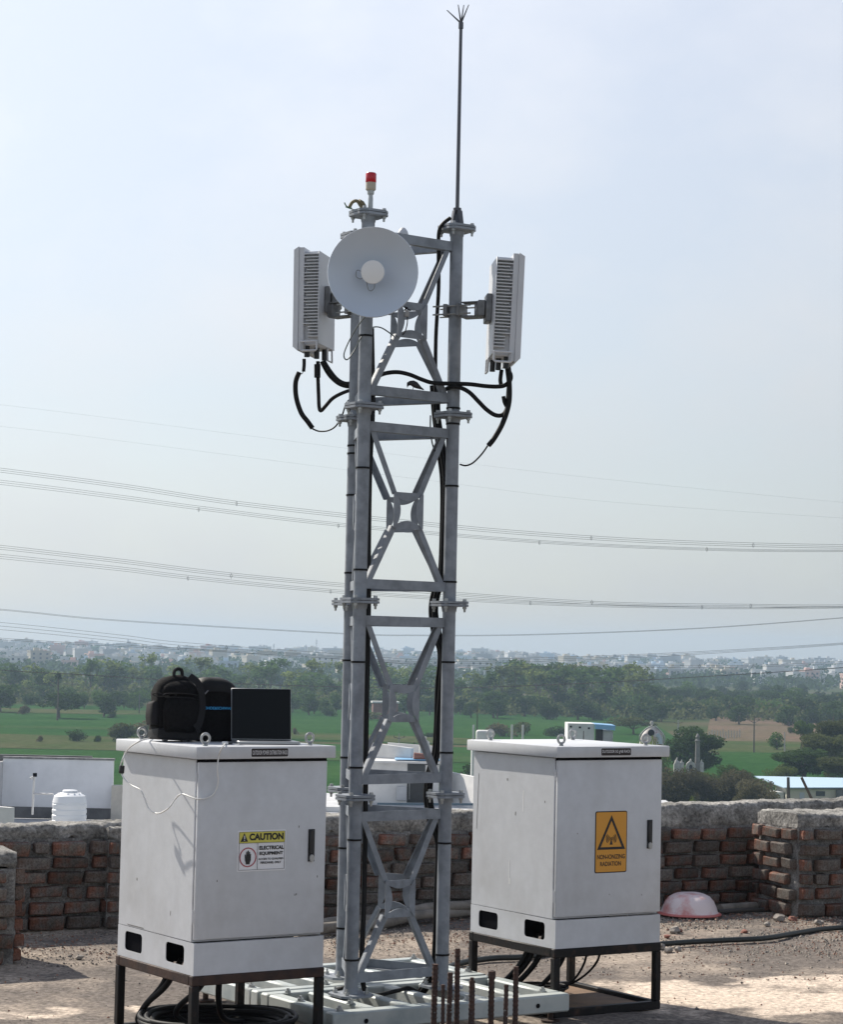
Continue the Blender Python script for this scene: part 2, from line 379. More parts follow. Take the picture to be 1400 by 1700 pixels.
# ---- brick parapet
brick_m = mat('brick_clay', (.165, .078, .055), .9, spec=.15, speck=.45, sscale=80, col2=(.125, .112, .10), vscale=8, lo=.42, hi=.62, bump=.7, bscale=70, rnd=.38, detail=7.)
brick_g = mat('brick_grey', (.115, .080, .065), .9, spec=.15, speck=.45, sscale=80, col2=(.135, .122, .11), vscale=9, lo=.38, hi=.6, bump=.7, bscale=70, rnd=.3, detail=7.)
mort_m = mat('mortar', (.24, .235, .225), .95, spec=.15, speck=.45, sscale=70, col2=(.125, .122, .118), vscale=7, lo=.36, hi=.66, bump=.8, bscale=45, detail=8.)
def brick_mesh(L, H, D, seed):
    b = B(); b.box((-L / 2, -D, -H / 2), (L / 2, 0, H / 2), bev=.008)
    rs = random.Random(seed); off = Vector((seed * 3.1, 0, 0))
    for v in b.bm.verts: v.co += noise.noise_vector(v.co * 13 + off) * .013
    return b.bm and b.mesh('brick', None, .6)
def brick_set(L, H, D, seed):
    out = []
    for k in range(5):
        me = brick_mesh(L, H, D, seed + k)
        me.materials.append(brick_g if k in (1, 3) else brick_m); out.append(me)
    return out
full = brick_set(.205, .074, .06, 10); half = brick_set(.098, .074, .06, 40)
def mortar_sheet(bm, o, ex, ez, ny, L, H, step=.02, amp=.010, seed=0):
    """uneven mortar skin: sheet spanning L along ex and H up, bulging out along ny"""
    nx, nzz = max(2, int(L / step)), max(2, int(H / step)); g = []
    for j in range(nzz + 1):
        row = []
        for i in range(nx + 1):
            p = o + ex * (L * i / nx) + ez * (H * j / nzz)
            q = p * 7 + Vector((seed, 0, 0))
            d = amp * (.15 + .9 * noise.noise(q) + .9 * noise.noise(q * 3) + .6 * noise.noise(q * 8))
            if i in (0, nx): d = 0
            row.append(bm.verts.new(p + ny * d))
        g.append(row)
    for a, c in zip(g, g[1:]):
        for i in range(nx): bm.faces.new((a[i], a[i + 1], c[i + 1], c[i]))
def lay(parent, o, ex, ny, L, courses, z0, pitch, seed, skip=None):
    """rows of single bricks along a face whose outward normal is ny"""
    rs = random.Random(seed); ang = math.atan2(ex.y, ex.x)
    for c in range(courses):
        x = -(.11 if c % 2 else 0) - rs.uniform(0, .04)
        while x < L:
            hf = rs.random() < .12
            w = .098 if hf else .205
            a, e = x, x + w
            mid = (a + e) / 2
            if a > -.155 and e < L + .155 and not (skip and skip(mid, c)):
                me = rs.choice(half if hf else full)
                p = o + ex * mid + Vector((0, 0, z0 + pitch * (c + .5) + rs.uniform(-.006, .006))) + ny * (.007 + rs.uniform(-.011, .008))
                sx = 1.0
                if a < 0: sx = (e - 0) / w; p += ex * (-a / 2)
                if e > L: sx = (L - a) / w; p -= ex * ((e - L) / 2)
                if sx > .22:
                    link('brick', me, parent, loc=p, rot=(rs.uniform(-.04, .04), rs.uniform(-.04, .04), ang + rs.uniform(-.04, .04)), scale=(sx * rs.uniform(.88, 1.03), 1, rs.uniform(.85, 1.08)))
            x += w + rs.uniform(.016, .032)
WL0, WL1 = -1.0, 7.2
wall = thing('brick_parapet', 'long low parapet of weathered red bricks with a rough mortar coping behind the tower', 'wall', wpt(0, 0), WA)
X, Y_, Z = Vector((1, 0, 0)), Vector((0, 1, 0)), Vector((0, 0, 1))
PITCH = .0905
def top_h(w): return .635 + .014 * w + .008 * noise.noise(Vector((w * 3, 0, 0)))
b = B(); mortar_sheet(b.bm, Vector((WL0, -.010, 0)), X, Z, -Y_, WL1 - WL0, .56, .0125, .0105)
b.box((WL0, 0.02, -.02), (WL1, .2, .585)); b.obj('mortar', mort_m, wall, ang=1.2)
lay(wall, Vector((WL0, 0, 0)), X, -Y_, WL1 - WL0, 6, .005, PITCH, 3)
# coping: rough bed of mortar, a little wider than the bricks
cop_m = mat('coping_mortar', (.32, .31, .29), .95, spec=.15, speck=.5, sscale=48, col2=(.125, .122, .115), vscale=5, lo=.38, hi=.64, bump=.9, bscale=38, detail=8.)
def coping(bm, x0, x1, y0, y1, zb, ztop, step=.0125, amp=.014):
    prof = [(y1, 0), (y1, .8), (y1 - .02, 1), (y1 * .7 + y0 * .3, 1.03), (y1 * .4 + y0 * .6, 1.04), (y0 + .045, 1.03), (y0 + .02, 1.0), (y0 + .006, .88), (y0, .72), (y0, .56), (y0, .4), (y0 + .001, .25), (y0 + .002, .12), (y0 + .012, 0)]
    n_ = int((x1 - x0) / step); rr = []
    for i in range(n_ + 1):
        x = x0 + (x1 - x0) * i / n_; row = []
        for j, (yy, k) in enumerate(prof):
            z = zb + (ztop(x) - zb) * k; p = Vector((x, yy, z))
            d = noise.noise_vector(p * 9) * amp * .8 + noise.noise_vector(p * 28) * amp * .7 + noise.noise_vector(p * 60) * amp * .35
            if j in (13, 12): d.z += amp * 1.5 * noise.noise(Vector((x * 14, 0, 1)))
            row.append(bm.verts.new(p + d))
        rr.append(row)
    for a, c in zip(rr, rr[1:]):
        for i in range(len(prof) - 1): bm.faces.new((a[i], a[i + 1], c[i + 1], c[i]))
    bm.faces.new(rr[0]); bm.faces.new(rr[-1][::-1])
b = B(); coping(b.bm, WL0, WL1, -.014, .23, .545, top_h); b.obj('coping', cop_m, wall, ang=1.0)
# pilaster that stands a little proud of the wall
PX0, PX1 = .60, 1.12
b = B(); mortar_sheet(b.bm, Vector((PX0, -.071, 0)), X, Z, -Y_, PX1 - PX0, .55, .0125, .013, 5); mortar_sheet(b.bm, Vector((PX0, .0, 0)), -Y_, Z, -X, .064, .55, .016, .004, 6)
b.box((PX0 + .01, -.05, -.02), (PX1 - .01, -.0, .55)); b.obj('mortar', mort_m, wall, ang=1.2)
lay(wall, Vector((PX0, -.062, 0)), X, -Y_, PX1 - PX0, 6, .005, PITCH, 8)
b = B(); coping(b.bm, PX0, PX1, -.075, -.012, .55, lambda w: .63 + .008 * noise.noise(Vector((w * 5, 2, 0)))); b.obj('coping', cop_m, wall, ang=1.0)

def pillar(corner, ang, wx, wy, h, label, left_face=True, courses=6, seed=1):
    """brick pillar; corner is its front left foot, wx along the front, wy to the back"""
    t_ = thing('brick_pillar', label, 'pillar', corner, ang, 'brick pillars of the unfinished roof')
    hb = h - .085; pt = hb / courses
    b = B(); mortar_sheet(b.bm, Vector((-.009, -.009, 0)), X, Z, -Y_, wx + .018, hb, .0125, .010, seed); mortar_sheet(b.bm, Vector((-.009, wy, 0)), -Y_, Z, -X, wy + .009, hb, .0125, .010, seed + 1)
    mortar_sheet(b.bm, Vector((wx + .009, -.009, 0)), Y_, Z, X, wy + .009, hb, .0125, .013, seed + 2)
    b.box((.012, .012, -.02), (wx - .012, wy, hb)); b.obj('mortar', mort_m, t_, ang=1.2)
    lay(t_, Vector((0, 0, 0)), X, -Y_, wx, courses, .0, pt, seed + 3)
    lay(t_, Vector((0, wy, 0)), -Y_, -X, wy, courses, .0, pt, seed + 4)
    lay(t_, Vector((wx, 0, 0)), Y_, X, wy, courses, .0, pt, seed + 5)
    b = B(); coping(b.bm, -.012, wx + .012, -.012, wy + .01, hb - .005, lambda x: h + .012 * noise.noise(Vector((x * 7, seed, 0))), .0125, .014); b.obj('coping', cop_m, t_, ang=1.0)
    return t_
pillar(Vector((2.602, 14.93, 0)), .42, .62, .47, .69, 'brick pillar with a mortar cap standing at the right edge in front of the parapet', seed=21)
pl = Vector((-2.177, 12.0, 0)); pa = .40
pillar(pl - Vector((math.cos(pa), math.sin(pa), 0)) * .46, pa, .46, .40, .60, 'brick pillar cut by the left edge of the picture, standing in front of the parapet', seed=31)

# ---- timber poles at the foot of the wall
wood_m = mat('weathered_wood', (.24, .215, .185), .85, var=.45, vscale=9, bump=.5, bscale=30)
for (x0, y0, x1, y1, r_, lb) in ((536, 1544, 800, 1507, .034, 'weathered grey pole lying nearest the tower along the wall foot'), (548, 1535, 812, 1494, .036, 'thicker weathered pole lying against the foot of the parapet behind the tower'),):
    p, q = on(x0, y0, r_), at(x1, y1, 14.62); d = (q - p); p -= d * .12
    b = B(); b.tube([p + d * 1.2 * k / 10 + Vector((0, 0, .012 * math.sin(k * 1.3))) for k in range(11)], [r_ * (1.05 - .02 * k) for k in range(11)], 10)
    b.obj('timber_pole', wood_m, label=lb, cat='pole', group='poles lying along the parapet')
for (x0, y0, x1, y1, r_, lb) in ((1196, 1508, 1272, 1503, .030, 'grey pipe stub lying between the pink basin and the right pillar, the upper one'), (1193, 1513, 1272, 1510, .016, 'thin dark pipe lying under the grey pipe by the right pillar')):
    p, q = on(x0, y0, r_), on(x1, y1, r_); d = q - p
    b = B(); b.tube([p, p + d * .5 + Vector((0, 0, .004)), q + d * .1], [r_, r_, r_], 12); b.obj('grey_pipe', wood_m if r_ > .02 else mat('dark_pipe', (.06, .055, .05), .6), label=lb, cat='pipe', group='pipes by the right pillar')
# ================================================================ THINGS ON THE ROOF
grey = mat('rack_paint', (.57, .585, .61), .42, col2=(.48, .485, .495), lo=.48, hi=.78, vscale=2.6, speck=.045, sscale=14, bump=.06, bscale=160)
black_steel = mat('black_steel', (.014, .013, .013), .55, spec=.2, col2=(.06, .035, .025), vscale=12, lo=.55, hi=.75, bump=.15, bscale=60)
rust_steel = mat('rusty_brown_steel', (.06, .036, .028), .65, spec=.25, col2=(.025, .02, .02), vscale=10, lo=.45, hi=.7, bump=.2, bscale=60)
galv = mat('galvanised_steel', (.255, .28, .315), .55, .10, var=.30, vscale=13, bump=.12, bscale=45)
zinc = mat('zinc_bolt', (.42, .43, .43), .4, .7, var=.3, vscale=30)
rubber = mat('black_rubber', (.009, .009, .010), .6, spec=.22)
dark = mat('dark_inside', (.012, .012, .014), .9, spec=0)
black = mat('black_print', (.012, .012, .013), .5)
white_p = mat('white_print', (.78, .78, .80), .45)
BLK = mat('black_plastic', (.015, .015, .017), .42)

SW, SD, SH, LH, OV = .642, .728, .914, .053, .026       # rack width, depth, height to the lid, lid height, overhang
PL = .138                                               # plinth height
def stand(loc, ang, h, label):
    t_ = thing('rack_stand', label, 'stand', loc, ang, 'black steel rack stands')
    k = .036; e = .006
    x0, x1, y0, y1 = -e, SW + e, -e, SD + e
    fr = B()
    for p, q in (((x0, y0 + k / 2, 0), (x1, y0 + k / 2, 0)), ((x0, y1 - k / 2, 0), (x1, y1 - k / 2, 0)), ((x0 + k / 2, y0 + k, 0), (x0 + k / 2, y1 - k, 0)), ((x1 - k / 2, y0 + k, 0), (x1 - k / 2, y1 - k, 0))):
        fr.bar(Vector(p) + Vector((0, 0, h - .022)), Vector(q) + Vector((0, 0, h - .022)), k, .042, bev=.004)
    fr.obj('top_frame', rust_steel if 'left' in label else black_steel, t_)
    for x in (x0 + k / 2, x1 - k / 2):
        for y in (y0 + k / 2, y1 - k / 2):
            B().bar((x, y, .04), (x, y, h - .043), k, k, up=(0, 1, 0), bev=.004).obj('leg', black_steel, t_)
    fr = B(); z = .02
    for p, q in (((x0, y0 + k / 2, z), (x1, y0 + k / 2, z)), ((x0, y1 - k / 2, z), (x1, y1 - k / 2, z)), ((x0 + k / 2, y0 + k, z), (x0 + k / 2, y1 - k, z)), ((x1 - k / 2, y0 + k, z), (x1 - k / 2, y1 - k, z))):
        fr.bar(p, q, k, .04, bev=.004)
    fr.obj('bottom_frame', black_steel, t_)
    return t_
def rack(loc, ang, label, plate):
    t_ = thing('equipment_rack', label, 'rack', loc, ang, 'grey outdoor equipment racks')
    # cabinet shell, set back behind the door
    b = B(); b.box((0, .026, PL), (SW, SD, SH - .004), bev=.003); b.obj('body', grey, t_)
    d = B(); B().box((.003, .004, SH - .017), (SW - .003, .0255, SH - .001)).obj('gap_shade', dark, t_); d.box((.001, 0, PL + .012), (SW - .001, .018, SH - .014), bev=.004, seg=2); door = d.obj('door', grey, t_)  # black strip added for the shade in the gap under the lid
    flat('handle_recess', rrect(.551, .462, .583, .603, .003), -.0015, BLK, door, depth=.003)
    h_ = B(); h_.box((.555, -.010, .495), (.579, -.0035, .599), bev=.003); h_.obj('handle', BLK, door)
    h_ = B(); h_.lathe([(.0, .005), (.0105, .005), (.0115, 0)], 16, frame((.567, -.006, .477), (1, 0, 0), (0, 0, 1)) @ Matrix.Diagonal((1, 1.5, 1.3, 1))); h_.obj('lock', mat('bright_lock', (.42, .42, .41), .35, .3), door)
    hm = B()
    for z in (.22, .80): hm.tube([(-.0035, .012, z), (-.0035, .012, z + .055)], .0035, 8)
    hm.obj('hinge', grey, door)
    # plinth: four plates, the side ones with two openings
    pb = B(); pb.box((0, 0, 0), (SW, .003, PL - .003)); pb.box((0, SD - .003, 0), (SW, SD, PL - .003)); pb.box((.003, .003, PL - .006), (SW - .003, .022, PL - .003))
    side = holed([(0.0032, 0), (SD - .0032, 0), (SD - .0032, PL - .001), (0.0032, PL - .001)], [rrect(.088, .032, .258, .116, .018), rrect(.487, .032, .655, .116, .018)], .003)
    pl_ = pb.obj('plinth', grey, t_)
    for x in (.0015, SW - .0015):
        me = side.copy()
        for v in me.vertices: v.co = (x + v.co.z, v.co.x, v.co.y)
        me.materials.clear(); me.materials.append(grey); link('side_plate', me, pl_)
    B().box((.012, .40, .004), (SW - .012, SD - .012, PL - .012)).obj('slot_shade', dark, pl_)  # black box added inside so the back opening reads as deep shade
    # lid
    b = B(); b.box((-OV, -OV, SH), (SW + OV, SD + OV, SH + LH), bev=.004, seg=2)
    lid = b.obj('lid', grey, t_)
    for x in (.06, SW - .06):
        for y in (.06, SD - .06):
            eb = B(); R1, r1 = .020, .0062
            prof = [(R1 + r1 * math.cos(a), r1 * math.sin(a)) for a in [2 * math.pi * k / 8 for k in range(9)]]
            eb.lathe(prof, 20, frame((x, y, SH + LH + .032), (1, 0, 0), (0, 0, 1)) @ Matrix.Rotation(0, 4, 'Z'))
            eb.lathe([(.011, 0), (.011, .006), (.007, .010)], 12, Matrix.Translation((x, y, SH + LH)))
            eo = eb.obj('eye_bolt', zinc, t_)
    nx0, nx1 = .236, .424
    npl = flat('nameplate', rrect(nx0, SH + .006, nx1, SH + LH - .006, .006), -OV - .001, white_p, t_, depth=.002)
    flat('plate_face', rrect(nx0 + .0025, SH + .0085, nx1 - .0025, SH + LH - .0085, .005), -OV - .0024, mat('plate_black', (.02, .014, .016), .4), npl)
    text('lettering', plate, nx0 + .007, SH + .018, nx1 - nx0 - .014, .0175, -OV - .0036, white_p, npl, bold=.0)
    return t_, door
def scratch(par, y, z, ln, w, m, lean=0.):            # wear marks on the left flank of a rack
    B().quad((-.0006, y, z), (-.0006, y + w, z), (-.0006, y + w + lean, z - ln), (-.0006, y + lean, z - ln)).obj('scratch', m, par)
zL, zR = .346, .327
locL, aL = Vector((-.9253, 9.3675, 0)), .589
locR, aR = Vector((.6849, 10.6039, 0)), .569
stand(locL, aL, zL, 'black and rust brown steel stand under the left rack, cables coiled between its legs')
stand(locR, aR, zR, 'black steel stand with open legs under the right rack')
rackL, doorL = rack(locL + Vector((0, 0, zL)), aL, 'light grey rack carrying bags and a laptop, with a yellow and white caution sticker', 'OUTDOOR POWER DISTRIBUTION RACK')
rackR, doorR = rack(locR + Vector((0, 0, zR)), aR, 'light grey outdoor rack with an orange radiation warning plate, right of the tower', 'OUTDOOR 5G gNB RACK')
mk_w = mat('scratch_white', (.80, .80, .79), .5); mk_d = mat('scratch_dark', (.16, .15, .14), .7)
for y, z, ln, w, m, ln2 in ((.28, .74, .105, .006, mk_w, .0), (.39, .40, .13, .004, mk_w, .004), (.385, .30, .03, .006, mk_w, 0), (.675, .80, .28, .004, mk_d, .012), (.42, .79, .012, .008, mk_d, 0), (.345, .63, .018, .006, mk_d, .002), (.10, .70, .01, .006, mk_d, 0)): scratch(rackR, y, z, ln, w, m, ln2)
for y, z, ln, w, m, ln2 in ((.55, .36, .012, .007, mk_d, 0), (.22, .25, .02, .004, mk_d, .002), (.48, .148, .004, .16, mk_d, -.01)): scratch(rackL, y, z, ln, w, m, ln2)
for x, z in ((.487, .325), (.495, .327), (.60, .40), (.50, .62), (.10, .40)): B().quad((x, -.0006, z), (x + .004, -.0006, z), (x + .004, -.0006, z - .009), (x, -.0006, z - .009)).obj('scuff', mk_d, rackL)
for x, z in ((.52, .24), (.12, .55), (.32, .25)): B().quad((x, -.0006, z), (x + .004, -.0006, z), (x + .004, -.0006, z - .006), (x, -.0006, z - .006)).obj('scuff', mk_d, rackR)
# --- caution sticker
sx0, sx1, sz0, sz1 = .197, .437, .430, .606
sg = flat('caution_sign', rrect(sx0, sz0, sx1, sz1, .006), -.0008, white_p, rackL)
yel = mat('sign_yellow', (.62, .56, .10), .45); red = mat('sign_red', (.38, .03, .05), .45)
i0, i1, zt, zm = sx0 + .0075, sx1 - .0075, sz1 - .0075, sz1 - .054
flat('yellow_band', [(i0, zm), (i1, zm), (i1, zt), (i0, zt)], -.0022, yel, sg)
def line(x0, z0, x1, z1, w, y, m, par, name='line'):
    d = Vector((x1 - x0, z1 - z0)).normalized(); n_ = Vector((-d.y, d.x)) * w / 2
    flat(name, [(x0 - n_.x, z0 - n_.y), (x1 - n_.x, z1 - n_.y), (x1 + n_.x, z1 + n_.y), (x0 + n_.x, z0 + n_.y)], y, m, par)
bp_ = -.0034
flat('border', [(i0 - .001, sz0 + .0065), (i1 + .001, sz0 + .0065), (i1 + .001, zt + .001), (i0 - .001, zt + .001)], bp_, black, sg, holes=[[(i0, sz0 + .0075), (i1, sz0 + .0075), (i1, zt), (i0, zt)]])
line(i0, zm, i1, zm, .0012, bp_ - .0012, black, sg, 'rule'); line(sx0 + .098, sz0 + .0075, sx0 + .098, zm - .001, .0012, bp_ - .0012, black, sg, 'rule')
tri = [(i0 + .006, zm + .006), (i0 + .042, zm + .006), (i0 + .024, zm + .043)]
flat('warning_triangle', tri, bp_, black, sg)
line(i0 + .024, zm + .017, i0 + .024, zm + .032, .0036, bp_ - .0013, white_p, sg, 'exclamation_mark'); line(i0 + .024, zm + .0105, i0 + .024, zm + .0140, .0036, bp_ - .0013, white_p, sg, 'exclamation_mark')
text('lettering', 'CAUTION', i0 + .049, zm + .0105, i1 - i0 - .055, .030, bp_, black, sg, bold=.05)
cx, cz = sx0 + .0515, sz0 + .061
def circ(r_, n_=36, sx=1.): return [(cx + r_ * sx * math.cos(2 * math.pi * k / n_), cz + r_ * math.sin(2 * math.pi * k / n_)) for k in range(n_)]
flat('red_ring', circ(.0415), bp_, red, sg, holes=[circ(.0375)])
hand = [(-.009, -.030), (.009, -.030), (.010, -.022), (.0145, -.013), (.0145, .013), (.0125, .015), (.0108, .013), (.0104, .002), (.0096, .002), (.0094, .022), (.0072, .0245), (.0050, .022), (.0046, .003), (.0036, .003), (.0030, .027), (.0006, .0295), (-.0018, .027), (-.0022, .003), (-.0032, .003), (-.0042, .023), (-.0064, .0255), (-.0086, .023), (-.0084, .002), (-.0094, .0), (-.0120, .012), (-.0140, .012), (-.0150, .009), (-.0140, -.012), (-.0105, -.022)]
flat('hand_symbol', [(cx + x, cz + z) for x, z in hand], bp_, black, sg)
tx = sx0 + .104
text('lettering', 'ELECTRICAL', tx + .003, sz0 + .091, .122, .0170, bp_, black, sg, bold=.042)
text('lettering', 'EQUIPMENT', tx + .004, sz0 + .066, .118, .0170, bp_, black, sg, bold=.042)
text('lettering', 'ACCESS TO QUALIFIED', tx, sz0 + .046, .124, .0098, bp_, black, sg, bold=.03)
text('lettering', 'PERSONNEL ONLY', tx + .010, sz0 + .031, .104, .0098, bp_, black, sg, bold=.03)
# --- radiation plate
rx0, rx1, rz0, rz1 = .229, .425, .352, .651
sg = flat('radiation_sign', rrect(rx0, rz0, rx1, rz1, .010), -.0008, black, rackR)
org = mat('sign_orange', (.66, .30, .035), .4)
flat('orange_face', rrect(rx0 + .005, rz0 + .005, rx1 - .005, rz1 - .005, .007), -.0022, org, sg)
cx = (rx0 + rx1) / 2
def T(h0, half, z_): return [(cx - half, z_), (cx + half, z_), (cx, z_ + h0)]
flat('warning_triangle', T(.166, .086, rz0 + .113), -.0034, black, sg, holes=[T(.128, .065, rz0 + .125)])
cz = rz0 + .166
flat('antenna_symbol', [(cx - .009, cz - .030), (cx + .009, cz - .030), (cx + .0025, cz - .006), (cx - .0025, cz - .006)], -.0034, black, sg)
flat('antenna_symbol', [(cx + .006 * math.cos(2 * math.pi * k / 18), cz + .006 * math.sin(2 * math.pi * k / 18)) for k in range(18)], -.0046, black, sg, holes=[[(cx + .003 * math.cos(2 * math.pi * k / 18), cz + .003 * math.sin(2 * math.pi * k / 18)) for k in range(18)]])
for r_ in (.013, .0215, .030):
    for sgn in (1, -1):
        a_ = [R(-42 + 84 * k / 10) for k in range(11)]
        flat('radio_wave', [(cx + sgn * (r_ + .002) * math.cos(a), cz + (r_ + .002) * math.sin(a)) for a in a_] + [(cx + sgn * (r_ - .0018) * math.cos(a), cz + (r_ - .0018) * math.sin(a)) for a in a_[::-1]], -.0034, black, sg)
text('lettering', 'NON-IONIZING', rx0 + .013, rz0 + .067, rx1 - rx0 - .026, .022, -.0034, black, sg, bold=.022)
text('lettering', 'RADIATION', rx0 + .032, rz0 + .033, rx1 - rx0 - .068, .022, -.0034, black, sg, bold=.022)

# ---- boards on the stand floors
ply = mat('old_plywood', (.20, .125, .075), .8, var=.4, vscale=4, bump=.3)
for loc, a, lb in ((locL, aL, 'brown plywood board on the floor inside the left rack stand'), (locR, aR, 'brown plywood board on the floor inside the right rack stand')):
    B().box((.04, .04, .006), (SW - .04, SD - .04, .022), bev=.002).obj('plywood_board', ply, loc=loc, rot=(0, 0, a), label=lb, cat='board', group='plywood boards')

# ---------------------------------------------------------------- tower base frame
bz = .135; BH = .085
base_o = Vector((0, 0, 0)) + ee * 5.075 + en * 8.37
bf = thing('base_frame', 'pale green grey steel beam grillage bolted together under the tower', 'base frame', base_o, EA)
pale = mat('painted_beam', (.44, .47, .455), .5, .1, col2=(.29, .335, .34), vscale=5, lo=.45, hi=.7, bump=.12, bscale=50)
LW, LD = 1.31, 1.36
def beam(p, q, w=.075, h=BH, nm='beam'):
    B().bar((p[0], p[1], bz - h / 2), (q[0], q[1], bz - h / 2), w, h, bev=.008).obj(nm, pale, bf)
for y0, y1 in ((0, .665), (.685, LD)):
    beam((0, y0 + .0375), (LW, y0 + .0375)); beam((0, y1 - .0375), (LW, y1 - .0375))
    for x in (.0375, LW - .0375): beam((x, y0 + .077), (x, y1 - .077))
    for x in (.24, .44, .66, .86, 1.06): beam((x, y0 + .077), (x, y1 - .077), .06, BH - .006)
def bolt(x, y, z, par, r_=.015, h=.014, m=None, nm='bolt'):
    b = B(); b.lathe([(0, 0), (r_ * 1.5, 0), (r_ * 1.5, .003), (r_, .0035), (r_, h), (r_ * .5, h + .001), (r_ * .5, h + .010), (0, h + .010)], 6, Matrix.Translation((x, y, z))); return b.obj(nm, m or zinc, par, ang=.4)
for x, y in ((.06, .05), (.21, .20), (.10, .58), (.04, .36), (1.22, .10), (1.28, .62), (.52, 1.32), (.62, 1.32), (1.27, 1.30), (.04, 1.30), (.40, .74), (.93, .74), (1.27, .80), (.04, .82), (.75, .05)):
    bolt(x, y, bz, bf)
for x in (.17, .62, 1.12):
    hb = B(); hb.lathe([(0, 0), (.011, 0), (.011, .002), (0, .002)], 12, frame((x, -.0015, bz - .045), (1, 0, 0), (0, 0, -1)) @ Matrix.Diagonal((1, 1, -1, 1))); hb.obj('bolt_hole', dark, bf)
for x, y in ((.05, .05), (1.24, .06), (.05, 1.3), (1.25, 1.3), (.05, .67), (1.25, .67)):
    fb = B(); fb.lathe([(.045, 0), (.045, .008), (.014, .010), (.014, bz - BH)], 12, Matrix.Translation((x, y, 0))); fb.obj('foot', rust_steel, bf)

# ---------------------------------------------------------------- lattice tower
SEC = .914; TZ = .141; LR_ = .0315
LEG = [Vector((-.2805, 10.2465, 0)), Vector((.1436, 10.561, 0)), Vector((-.3413, 10.813, 0))]
TC = (LEG[0] + LEG[1] + LEG[2]) / 3
tower = thing('lattice_tower', 'three legged galvanised lattice tower with flanged tube legs bolted to the base frame', 'tower', TC + Vector((0, 0, TZ)))
P3 = [l - TC for l in LEG]
sq = [(.086 * math.cos(R(a)), .086 * math.sin(R(a))) for a in (-13, 77, 167, 257)]
def plate_pts(r_=.1, a0=-13, c=.02):
    out = []
    for k in range(4):
        a = R(a0 + 90 * k)
        for s_ in (-1, 1): out.append((r_ * math.cos(a) - s_ * c * math.sin(a) * 1.0 - .012 * math.cos(a), r_ * math.sin(a) + s_ * c * math.cos(a) - .012 * math.sin(a)))
    return out
for i, p in enumerate(P3):
    for k in range(4):
        b = B(); b.tube([p + Vector((0, 0, k * SEC + .010)), p + Vector((0, 0, (k + 1) * SEC - .010))], LR_, 24); b.obj('leg', galv, tower)
    for k in range(5):
        b = B(); pts = plate_pts(.103 if k else .115)
        z = k * SEC
        b.poly(pts, .011, Matrix.Translation((p.x, p.y, z + .001))); 
        if k: b.poly(pts, .011, Matrix.Translation((p.x, p.y, z - .013)))
        b.lathe([(LR_ + .002, -.04), (LR_ + .007, -.014)] if k else [(LR_ + .002, .04), (LR_ + .007, .012)], 20, Matrix.Translation((p.x, p.y, z)))
        fl = b.obj('base_plate' if k == 0 else 'flange', galv, tower, ang=.5)
        for a in (-13, 77, 167, 257):
            x, y = p.x + .076 * math.cos(R(a)), p.y + .076 * math.sin(R(a))
            bb = B(); bb.lathe([(0, .024), (.009, .024), (.010, .013), (.010, -.013), (.010, -.024), (.006, -.025), (.005, -.040), (0, -.040)] if k else [(0, .04), (.005, .04), (.005, .026), (.011, .026), (.011, .012)], 6, Matrix.Translation((x, y, z))); bb.obj('bolt', zinc, fl, ang=.4)
for i, j in ((0, 1), (1, 2), (2, 0)):
    p, q = P3[i], P3[j]; u = (q - p).normalized(); Lf = (q - p).length
    mid = (p + q) / 2; out = Vector((u.y, -u.x, 0))
    if out.dot(mid) < 0: out = -out
    def F(uu, z, o=0.): return mid + u * uu + Vector((0, 0, z)) + out * o
    hu = Lf / 2 - LR_ + .004
    for k in range(4):
        z0 = k * SEC; zt_, zb_, zc = z0 + .900 * SEC, z0 + .088 * SEC, z0 + .475 * SEC
        for z in (zt_, zb_):
            b = B(); b.bar(F(-hu, z, .004), F(hu, z, .004), .005, .045, up=(0, 0, 1)); b.bar(F(-hu + .002, z - .0205, -.013), F(hu - .002, z - .0205, -.013), .028, .004, up=(0, 0, 1)); b.obj('crossbar', galv, tower)
        e = .083
        for su in (-1, 1):
            for sz, zz in ((1, zt_ - .012), (-1, zb_ + .012)):
                a_, c_ = F(su * (e - .008), zc + sz * (e - .004), -.0015), F(su * (hu - .022), zz, -.0015)
                upv = out.cross((c_ - a_).normalized())
                b = B(); b.bar(a_, c_, .028, .004, up=out); b.bar(a_, c_, .004, .022, up=out, off=(.013 * (1), -.0125)); b.obj('brace', galv, tower)
        for kk, (ax, az) in enumerate(((1, 0), (-1, 0), (0, 1), (0, -1))):
            # lens shaped gusset: straight outer edge, bulging inward
            pts = []
            for s_ in range(13):
                v = -e + 2 * e * s_ / 12; bul = .030 * (1 - (v / e) ** 2); pts.append((v, e - .006 - bul))
            pts = [(v, d) for v, d in pts] + [(e, e + .004), (-e, e + .004)]
            ang = {(1, 0): -90, (-1, 0): 90, (0, 1): 0, (0, -1): 180}[(ax, az)]
            M_ = frame(F(0, zc, .003 if az else .0085), u, Vector((0, 0, 1))) @ Matrix.Rotation(R(ang), 4, 'Z')
            b = B(); b.poly(pts, .0045, M_); b.obj('gusset_plate', galv, tower, ang=.4)
